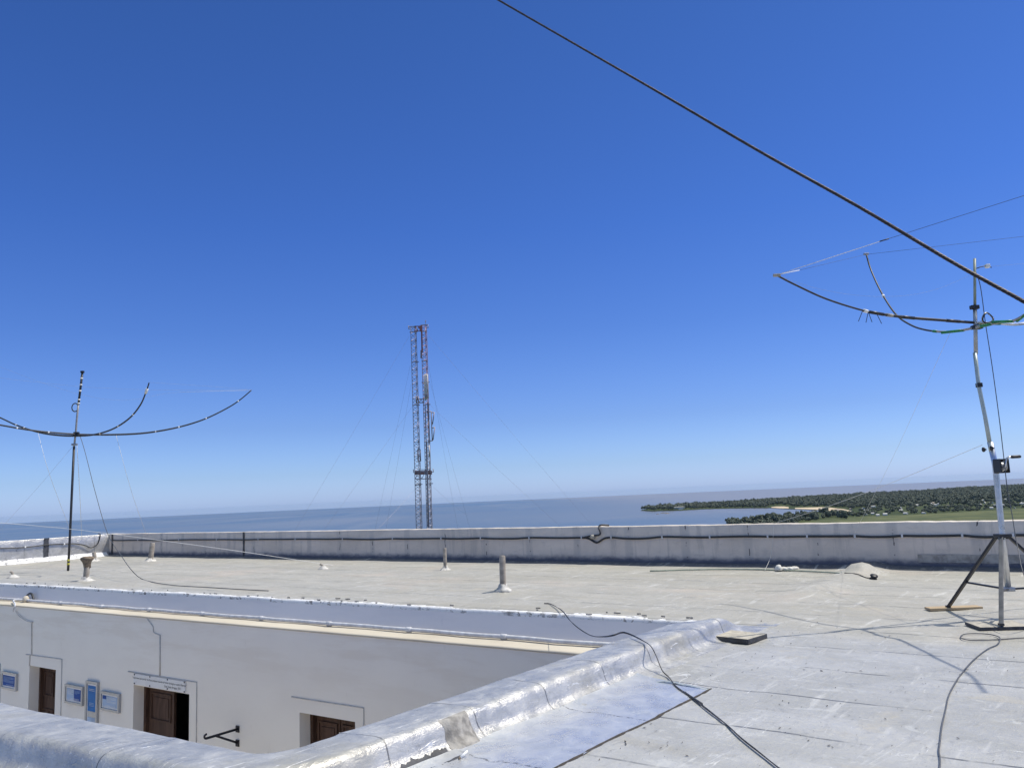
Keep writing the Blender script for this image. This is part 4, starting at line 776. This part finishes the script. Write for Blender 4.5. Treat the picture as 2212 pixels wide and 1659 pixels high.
# ------------------------------------------------------------------ twin lattice tower beyond the parapet
DTW = 90.0
Z7 = lambda x, y: ((1100 + x / 2.44) / 1.3843, (940 + y / 2.44) / 1.3843)
T7 = lambda x, y, d=0.0: YD(*Z7(x, y), DTW + d)
tbase = T7(400, 1560); tbase.z = -12
tower = thing('lattice_tower', tbase, 'tall twin lattice radio tower with red top bridge and white aerials, beyond the parapet', 'tower')
def mast(xt0, xt1, xb0, xb1, secs, ztop, zbot):
    """three-legged lattice column from top (xt) to bottom (xb), z7 pixel columns"""
    def corner(k, y):
        t = (y - ztop) / (zbot - ztop); a = xt0 + (xb0 - xt0) * t; b = xt1 + (xb1 - xt1) * t
        A_ = T7(a, y, .0); B_ = T7(b, y, .0); return (A_, B_, (A_ * .35 + B_ * .65) + Vector((0, .62, 0)))[k]
    n = 58; col = MB(); cold = MB(); colr = MB()
    for k_ in range(3):
        ys = [ztop + (zbot + 240 - ztop) * i / 20 for i in range(21)]
        for q_, m_ in ((ys[:9], secs[-1]), (ys[8:], secs[0])): L_ = MB(); L_.tube([corner(k_, y) for y in q_], .036, 6); L_.build('mast_leg', MT[m_], tower, True)
    dg = MB()
    for i in range(n):
        y0 = ztop + (zbot + 60 - ztop) * i / n; y1 = ztop + (zbot + 60 - ztop) * (i + 1) / n
        for a, b in ((0, 1), (1, 2), (2, 0)):
            dg.tube([corner(a, y0), corner(b, y1)] if i % 2 else [corner(b, y0), corner(a, y1)], .023, 4, False)
            if i % 4 == 0: dg.tube([corner(a, y0), corner(b, y0)], .02, 4, False)
        if i in (n // 2, n - 1): dg.build('lattice_bracing', MT[secs[0] if i > n // 2 else secs[-1]], tower); dg = MB()
    return corner
cL = mast(312, 352, 353, 396, ('steel',), 88, 1555); cR = mast(388, 428, 432, 470, ('steel', 'faded'), 82, 1555)
def bridge(y0, y1, m, x0, x1, name='cross_bridge'):
    k = MB(); nn = 5
    for dd_ in (0, .5):
        k.bar(T7(x0, y0, dd_), T7(x1, y0, dd_), .09); k.bar(T7(x0, y1, dd_), T7(x1, y1, dd_), .09)
        for i in range(nn):
            xa_, xb_ = x0 + (x1 - x0) * i / nn, x0 + (x1 - x0) * (i + 1) / nn
            k.bar(T7(xa_, y0 if i % 2 else y1, dd_), T7(xb_, y1 if i % 2 else y0, dd_), .06)
    k.build(name, MT[m], tower)
bridge(88, 122, 'redsteel', 340, 392); bridge(618, 645, 'steel', 352, 412); bridge(1152, 1200, 'steel', 345, 466)
k = MB(); k.bar(T7(340, 1156, .2), T7(468, 1154, .2), .14, .4); k.build('walkway', MT['redsteel'], tower)
for x0, x1, y in ((300, 352, 92), (384, 440, 80), (305, 362, 131), (384, 432, 126), (318, 372, 350), (392, 436, 342), (324, 380, 664), (402, 456, 660), (342, 398, 1242), (424, 476, 1236), (392, 450, 497)):
    k = MB(); k.bar(T7(x0, y), T7(x1, y - 3), .09); k.build('crossarm', MT['steel'], tower)
k = MB(); k.bar(T7(392, 84), T7(396, 280), .16); k.bar(T7(382, 84), T7(386, 122), .2); k.build('ladder', MT['redsteel'], tower)
for x, y0, y1 in ((388, 262, 320), ): k = MB(); k.bar(T7(x, y0), T7(x, y1), .14); k.build('junction_box', MT['steel'], tower)
for x0, y0, y1 in ((410, 440, 610), (418, 438, 625), (426, 436, 620), (434, 436, 606), (414, 500, 628)):
    k = MB(); k.tube([T7(x0, y0, -.35), T7(x0 + 6, y1, -.35)], .055, 8); k.build('white_aerial', MT['panelw'], tower, True)
k = MB(); k.bar(T7(420, 596, -.3), T7(432, 598, -.3), .5, .35); k.build('mounting_box', MT['steel'], tower)
k = MB(); k.tube([T7(446, 955, -.2), T7(452, 1040, -.2)], .075, 8); k.build('white_aerial', MT['panelw'], tower, True)
k = MB()
for a_, b_ in (((428, 712), (462, 708)), ((462, 708), (470, 922)), ((470, 922), (440, 922)), ((484, 714), (472, 800)), ((472, 800), (466, 806)), ((488, 822), (476, 915)), ((466, 830), (488, 824)), ((462, 716), (484, 716)), ((476, 915), (470, 922))): k.tube([T7(*a_, -.1), T7(*b_, -.1)], .055, 6)
k.build('side_dipole', MT['steel'], tower, True)
k = MB(); k.bar(T7(438, 640, -.1), T7(452, 940, -.1), .12); k.bar(T7(428, 930, -.1), T7(444, 1555, -.1), .16); k.bar(T7(418, 660, -.1), T7(440, 1555, -.1), .1); k.build('feeder_cable', MT['steel'], tower)
for pts_ in (((352, 602), (370, 602), (372, 648), (354, 648)), ((362, 985), (382, 985), (386, 1070), (366, 1070))):
    k = MB(); q = [T7(*p, -.2) for p in pts_]
    for a_, b_ in zip(q, q[1:] + q[:1]): k.tube([a_, b_], .05, 6)
    k.build('loop_aerial', MT['steel'], tower, True)
for x, y, s_ in ((332, 1130, 1), (476, 1126, -1), (297, 84, 1), (438, 74, -1)): k = MB(); k.tube([T7(x, y), T7(x + 2, y + 24), T7(x + 16 * s_, y + 24)], .05, 6); k.build('lamp_arm', MT['steel'], tower, True)
k = MB(); k.tube([T7(422, 82), T7(421, 44)], .035, 5); k.tube([T7(416, 52), T7(427, 50)], .03, 5); k.build('whip_aerial', MT['steel'], tower)
for x in (392, 400, 408, 415, 424): k = MB(); k.tube([T7(x, 1150), T7(x, 1128)], .03, 5); k.build('whip_aerial', MT['steel'], tower)
def tguy(p0, p1, dd_): 
    k = MB(); a_ = YD(*p0, DTW); b_ = YD(*p1, DTW + dd_); v = b_ - a_; b_ = b_ + v * .12; k.tube([a_, a_.lerp(b_, .5) - Vector((0, 0, .12)), b_], .007, 4); k.build('guy_wire', MT['steel'], tower)
for a_, b_, dd_ in (((884, 726), (640, 1140), -6), ((926, 725), (1268, 1122), 8), ((890, 879), (708, 1132), -6), ((930, 876), (1190, 1118), 8), ((897, 1056), (818, 1140), -5), ((936, 1052), (1000, 1106), 6), ((886, 790), (812, 1135), 12), ((888, 830), (835, 1135), 14), ((926, 790), (985, 1120), 14), ((930, 830), (1012, 1130), 12), ((912, 720), (922, 940), 4)): tguy(a_, b_, dd_)

# ------------------------------------------------------------------ sea, hill, coast
SEAZ, RE = -118.0, 6.9e6
def zs(x, y): return SEAZ - (x * x + y * y) / (2 * RE)
mb = MB(); rows = []
rings = [0.5, 300, 700, 1200, 1700, 2200, 2700, 3300, 4000, 5000, 6500, 8500, 11000, 14000, 18000, 23000, 29000, 35000, 38000, 40000, 42000, 44000]
for rr in rings: rows.append([Vector((rr * math.sin(a), rr * math.cos(a), zs(rr, 0))) for a in [q_ * 2 * math.pi / 240 for q_ in range(241)]])
mb.grid(rows); tag(mb.build('sea', MT['sea'], None, True), kind='structure')
mb = MB(); rows = []
for rr in (24, 60, 130, 250, 420, 650, 900, 1200, 1500):
    rows.append([Vector((-6 + rr * math.sin(a), 4 + rr * math.cos(a), max(SEAZ - 3, -7.0 - 112 * smooth(10, 1450, rr) + 2.0 * nz(rr * .01 + math.sin(a) * 3, math.cos(a) * 3)))) for a in [q_ * 2 * math.pi / 96 for q_ in range(97)]])
mb.grid(rows); mb.add(rows[0][:-1], [list(range(96))]); tag(mb.build('hill', MT['hill'], None, True), kind='structure')
def US(x, y, up=0.0):                                         # a point on the curved sea level
    p = U(x, y, SEAZ + up)
    for _ in range(3): p = U(x, y, zs(p.x, p.y) + up)
    return p
ZA = lambda x, y: ((1900 + x / 3.687) / 1.3843, (1440 + y / 3.687) / 1.3843)
ZB = lambda x, y: ((2450 + x / 3.614) / 1.3843, (1420 + y / 3.614) / 1.3843)
bay = [ZA(*q) for q in ((60, 318), (130, 324), (200, 327), (350, 322), (500, 320), (700, 306), (900, 299), (1100, 295), (1300, 292), (1500, 292), (1600, 299), (1700, 304), (1850, 309), (2000, 316), (2080, 321), (2110, 326), (2040, 334), (1920, 352), (1800, 372), (1650, 395), (1450, 425), (1250, 442), (1100, 455), (1040, 460), (1015, 468), (1040, 500), (1300, 560))]
far = [(2900, 1024), (2500, 1036), (2212, 1050), (2000, 1062), (1890, 1069), (1800, 1073.5), (1700, 1080), (1600, 1086.5), (1500, 1092), (1440, 1096), (1400, 1099)]
outline = [US(*q) for q in bay] + [US(1700, 1240), US(2212, 1240), US(2900, 1200)] + [US(*q) for q in far]
poly2 = [(p.x, p.y) for p in outline]
def inside(x, y, pg):
    c_ = False; j = len(pg) - 1
    for i in range(len(pg)):
        xi, yi = pg[i]; xj, yj = pg[j]
        if (yi > y) != (yj > y) and x < (xj - xi) * (y - yi) / (yj - yi) + xi: c_ = not c_
        j = i
    return c_
def ground(name, pg, up, m):
    bm = bmesh.new(); vs = [bm.verts.new((x, y, zs(x, y) + up)) for x, y in pg]; f_ = bm.faces.new(vs); r_ = bmesh.ops.extrude_face_region(bm, geom=[f_])
    for v in [g for g in r_['geom'] if isinstance(g, bmesh.types.BMVert)]: v.co.z -= 6
    bmesh.ops.triangulate(bm, faces=bm.faces); bmesh.ops.recalc_face_normals(bm, faces=bm.faces)
    me = bpy.data.meshes.new(name); bm.to_mesh(me); bm.free(); me.materials.append(m); o = bpy.data.objects.new(name, me); COL.objects.link(o); return tag(o, kind='structure')
ground('land', poly2, 2.0, MT['land'])
fieldpg = [(p.x, p.y) for p in [US(*ZB(*q)) for q in ((-160, 520), (60, 490), (400, 462), (700, 452), (1000, 440), (1300, 425), (1600, 405), (1900, 390), (2212, 372), (2700, 350), (2700, 700), (-160, 700))]]
ground('meadow', fieldpg, 2.6, MT['field'])
def beachpg(top, bot): return [(p.x, p.y) for p in [US(*ZA(*q)) for q in top + bot[::-1]]]
ground('beach', beachpg([(1500, 286), (1560, 280), (1640, 280), (1690, 286)], [(1500, 293), (1600, 300), (1690, 302)]), 3.0, MT['sand'])
ground('beach', beachpg([(1760, 296), (1900, 292), (2030, 288), (2120, 290), (2300, 310), (2380, 330)], [(1760, 306), (1900, 311), (2020, 317), (2100, 324), (2200, 338), (2300, 348)]), 3.0, MT['sand'])

# tree crowns: many small leaf-clump faces on a lumpy body
def crown(seed, n=90, h=1.0, w=1.0):
    rr = random.Random(seed); k = MB(); lobes = [(Vector((rr.uniform(-.45, .45) * w, rr.uniform(-.45, .45) * w, rr.uniform(.35, .8) * h)), rr.uniform(.28, .48)) for _ in range(6)]
    for i in range(n):
        c_, r_ = rr.choice(lobes); d = Vector((rr.gauss(0, 1), rr.gauss(0, 1), rr.gauss(.25, .8))).normalized(); p = c_ + d * r_ * rr.uniform(.75, 1.05); s_ = rr.uniform(.16, .30)
        a = d.orthogonal().normalized(); b = d.cross(a); ro = rr.uniform(0, 3); a, b = a * math.cos(ro) + b * math.sin(ro), b * math.cos(ro) - a * math.sin(ro); tl_ = d * rr.uniform(-.1, .1)
        k.add([p - a * s_ - b * s_ * .6 - d * .07, p + a * s_ - b * s_ * .5 + tl_, p + a * s_ * .7 + b * s_ * .7 - d * .06, p - a * s_ * .8 + b * s_ * .6 + tl_, p + d * .07], [[0, 1, 4], [1, 2, 4], [2, 3, 4], [3, 0, 4]])
    return k
def far_tree(seed):
    k = crown(seed, 80); k.tube([(0, 0, -.1), (.02, 0, .5)], [.06, .04], 5); return k
# village patch where houses and trees mix
vill = [(p.x, p.y) for p in [US(*ZB(*q)) for q in ((-150, 420), (150, 395), (500, 360), (1100, 325), (1700, 285), (2212, 265), (2700, 240), (2700, 330), (2212, 372), (1900, 390), (1600, 405), (1300, 425), (1000, 440), (700, 452), (400, 462), (60, 490), (-160, 520))]]
rr = random.Random(11)
houses = []
bbx = [min(p[0] for p in vill), max(p[0] for p in vill)]; bby = [min(p[1] for p in vill), max(p[1] for p in vill)]
while len(houses) < 80:
    x, y = rr.uniform(*bbx), rr.uniform(*bby)
    if inside(x, y, vill) and x / y < .68 and all((x - a) ** 2 + (y - b) ** 2 > 500 for a, b in houses): houses.append((x, y))
def house_mesh(w, d, h, rf):
    k = MB(); k.box((0, 0, h / 2), (w, d, h)); e = .6
    k.add([(-w / 2 - e, -d / 2 - e, h + .02), (w / 2 + e, -d / 2 - e, h + .02), (w / 2 + e, d / 2 + e, h + .02), (-w / 2 - e, d / 2 + e, h + .02), (-w / 2 - e, 0, h + rf), (w / 2 + e, 0, h + rf)], [[0, 1, 5, 4], [2, 3, 4, 5], [0, 4, 3], [1, 2, 5], [0, 3, 2, 1]])
    k.box((w * .2, d * .1, h + rf * .8), (.9, .9, 1.6)); k.box((0, -d / 2 - .06, 1.1), (1.1, .1, 2.2)); return k
protoH = []
for (w_, d_, h_, rf, mm) in ((16, 10, 5, 2.5, 'roofw'), (22, 12, 5.5, 1.5, 'roofw'), (13, 9, 4.5, 2.2, 'roofg'), (18, 10, 5, 2, 'rooft')):
    o = house_mesh(w_, d_, h_, rf).build('house', MT[mm], None); o.data.name = 'house_' + mm; protoH.append(o)
hl = ['small pale house among the trees of the distant coastal village', 'long low pale building among the trees of the distant coastal village', 'small grey roofed house among the trees of the distant coastal village', 'small tan house among the trees of the distant coastal village']
used = set()
for i, (x, y) in enumerate(houses):
    j = rr.choice((0, 0, 1, 2, 3)); src = protoH[j]
    o = src if j not in used else src.copy()
    if j in used: COL.objects.link(o)
    used.add(j); s_ = rr.uniform(.55, 1.0); o.location = (x, y, zs(x, y) + 2.3); o.scale = (s_, s_, s_ * rr.uniform(.9, 1.4)); o.rotation_euler = (0, 0, rr.uniform(0, math.pi))
    tag(o, hl[j], 'house', 'houses of the distant coastal village')
for j, o in enumerate(protoH):
    if j not in used: bpy.data.objects.remove(o)
vp = US(*ZA(482, 316)); vp = vp + vp.normalized() * 60; vp.z = zs(vp.x, vp.y) + 3
vl = thing('villa', vp, 'white villa standing alone among trees near the tip of the peninsula', 'house')
k = MB(); k.box(vp + Vector((0, 0, 9)), (58, 22, 9)); k.build('upper_storey', MT['villaw'], vl); k = MB(); k.box(vp + Vector((6, -8, 4)), (26, 20, 9)); k.build('lower_wing', MT['villaw'], vl); k = MB(); k.box(vp + Vector((0, 0, 14.3)), (62, 40, 1.4)); k.build('roof', MT['villaw'], vl)
# woods as one mass
proto = [crown(s_, 46) for s_ in range(5)]
W_ = MB(); rr = random.Random(4); cnt = 0
bx = [min(p[0] for p in poly2), max(p[0] for p in poly2)]; by = [min(p[1] for p in poly2), max(p[1] for p in poly2)]
verts = []; faces = []
beachclear = [beachpg([(1480, 270), (1560, 262), (1700, 270)], [(1480, 300), (1600, 304), (1700, 306)]), beachpg([(1690, 286), (1900, 284), (2030, 282), (2150, 284), (2330, 300), (2480, 325)], [(1690, 306), (1900, 315), (2050, 322), (2120, 332), (2230, 345), (2400, 360)])]
tries = 0
while cnt < 7500 and tries < 90000:
    tries += 1; x, y = rr.uniform(*bx), rr.uniform(*by)
    if not (2200 < y and -.05 < x / y < .70) or not inside(x, y, poly2) or inside(x, y, fieldpg): continue
    if any(inside(x, y, b_) for b_ in beachclear): continue
    d = math.hypot(x, y); px_ = x / y
    v_ = inside(x, y, vill)
    if v_ and (rr.random() < .40 or any(abs(x - a) < 17 and -90 < y - b < 10 for a, b in houses)): continue
    if abs(x - vp.x) < 45 and -160 < y - vp.y < 20: continue
    g = nz(x * .004, y * .004, 3)
    s_ = (11 + 4 * g + rr.uniform(-2, 3)) * (1.25 if d > 3600 else 1) * (.8 if v_ else 1); hgt = s_ * rr.uniform(.95, 1.35); a = rr.uniform(0, 6.28); ca, sa = math.cos(a), math.sin(a); pr = proto[cnt % 5]; o_ = len(verts)
    rise = 10 * smooth(3600, 4600, d) * (1 - smooth(.16, .22, px_) * .6)
    edge = 1.0
    z0 = zs(x, y) + 2 + rise * .5 - 1
    verts += [(x + (v.x * ca - v.y * sa) * s_, y + (v.x * sa + v.y * ca) * s_, z0 + v.z * hgt) for v in pr.v]; faces += [[i + o_ for i in f_] for f_ in pr.f]; cnt += 1
me = bpy.data.meshes.new('woodland'); me.from_pydata(verts, [], faces); me.materials.append(MT['wood']); wo = bpy.data.objects.new('woodland', me); COL.objects.link(wo); tag(wo, 'dark green wood covering the distant peninsula and coast', 'woods', kind='stuff')
# single trees on the near shore of the bay
tp = [far_tree(50 + s_).build('shore_tree', MT['leaf'], None) for s_ in range(3)]
spots = [(1068, 462, 13), (1112, 460, 10), (1145, 458, 13), (1175, 458, 12), (1218, 460, 12), (1300, 460, 16), (1335, 458, 20), (1370, 458, 21), (1400, 456, 20), (1435, 455, 22), (1470, 455, 24), (1505, 455, 25), (1540, 455, 24), (1575, 455, 22), (1605, 430, 15), (1650, 420, 14), (1700, 412, 20), (1735, 420, 16), (1800, 415, 17), (1850, 420, 19), (1890, 425, 21), (1935, 420, 24), (1960, 425, 20), (2035, 352, 15), (2095, 350, 18), (2120, 400, 18), (2160, 395, 20), (2000, 400, 14), (2070, 410, 12), (2210, 380, 16), (2260, 400, 20), (2300, 410, 22), (2330, 420, 22)]
for i, (x, y, h_) in enumerate(spots):
    p = US(*ZA(x, y)); o = tp[i % 3] if i < 3 else tp[i % 3].copy()
    if i >= 3: COL.objects.link(o)
    o.location = (p.x, p.y, zs(p.x, p.y) + 2); o.scale = (h_ * .85, h_ * .85, h_ * 1.0); o.rotation_euler = (0, 0, i * 1.7)
    tag(o, 'dark bushy tree on the near shore of the distant bay', 'tree', 'trees on the near shore of the bay')
k = MB(); rk = random.Random(2)
for x, y, s_ in ((245, 357, 9), (300, 348, 16), (330, 347, 20), (352, 352, 12)):
    p = US(*ZA(x, y)); k.lathe([(s_, -2), (s_ * .9, .8), (s_ * .4, 2.6), (0, 3)], p, 9, .5, x)
tag(k.build('rocks', MT['rock'], None), kind='structure')

# ------------------------------------------------------------------ dry leaf bits on the near roof
k = MB(); dr = random.Random(9)
for i in range(1500):
    X = dr.uniform(-4.0, 2.6); Y = 3.6 + 7 * dr.random() ** 1.6
    if X < -3.05 and Y < 6.9 or X < -3.6 and Y < 9.5: continue
    if nz(X * .8, Y * .8, 7) < -.05: continue
    a = dr.uniform(0, 3.14); L = dr.uniform(.003, .016) * dr.uniform(.5, 1.2); wd = L * dr.uniform(.2, .6); z = zr(X, Y) + .004; d = Vector((math.cos(a), math.sin(a), 0)); n2 = Vector((-d.y, d.x, 0)); c_ = Vector((X, Y, z))
    k.add([tw(c_ - d * L), tw(c_ + n2 * wd + Vector((0, 0, .004))), tw(c_ + d * L + Vector((0, 0, .006))), tw(c_ - n2 * wd + Vector((0, 0, .003)))], [[0, 1, 2, 3]])
for (x, y) in ((245, 1585), (395, 1660)):
    pass
tag(k.build('leaf_litter', MT['leafdark'], None), 'dry leaf bits scattered over the near roof', 'litter', kind='stuff')

# ------------------------------------------------------------------ thin sea haze
HZ = .7e-5
k = MB(); k.box((0, 0, (-420 + 30) / 2), (92000, 92000, 450)); hz_ = tag(k.build('haze', None), kind='stuff')
hm = bpy.data.materials.new('haze_air'); hm.use_nodes = True; hn = hm.node_tree.nodes; hn.remove(hn['Principled BSDF'])
pv = hn.new('ShaderNodeVolumePrincipled'); pv.inputs['Color'].default_value = (.58, .78, 1.0, 1); pv.inputs['Density'].default_value = HZ; pv.inputs['Anisotropy'].default_value = .2
hm.node_tree.links.new(pv.outputs[0], hn['Material Output'].inputs['Volume']); hz_.data.materials.append(hm)
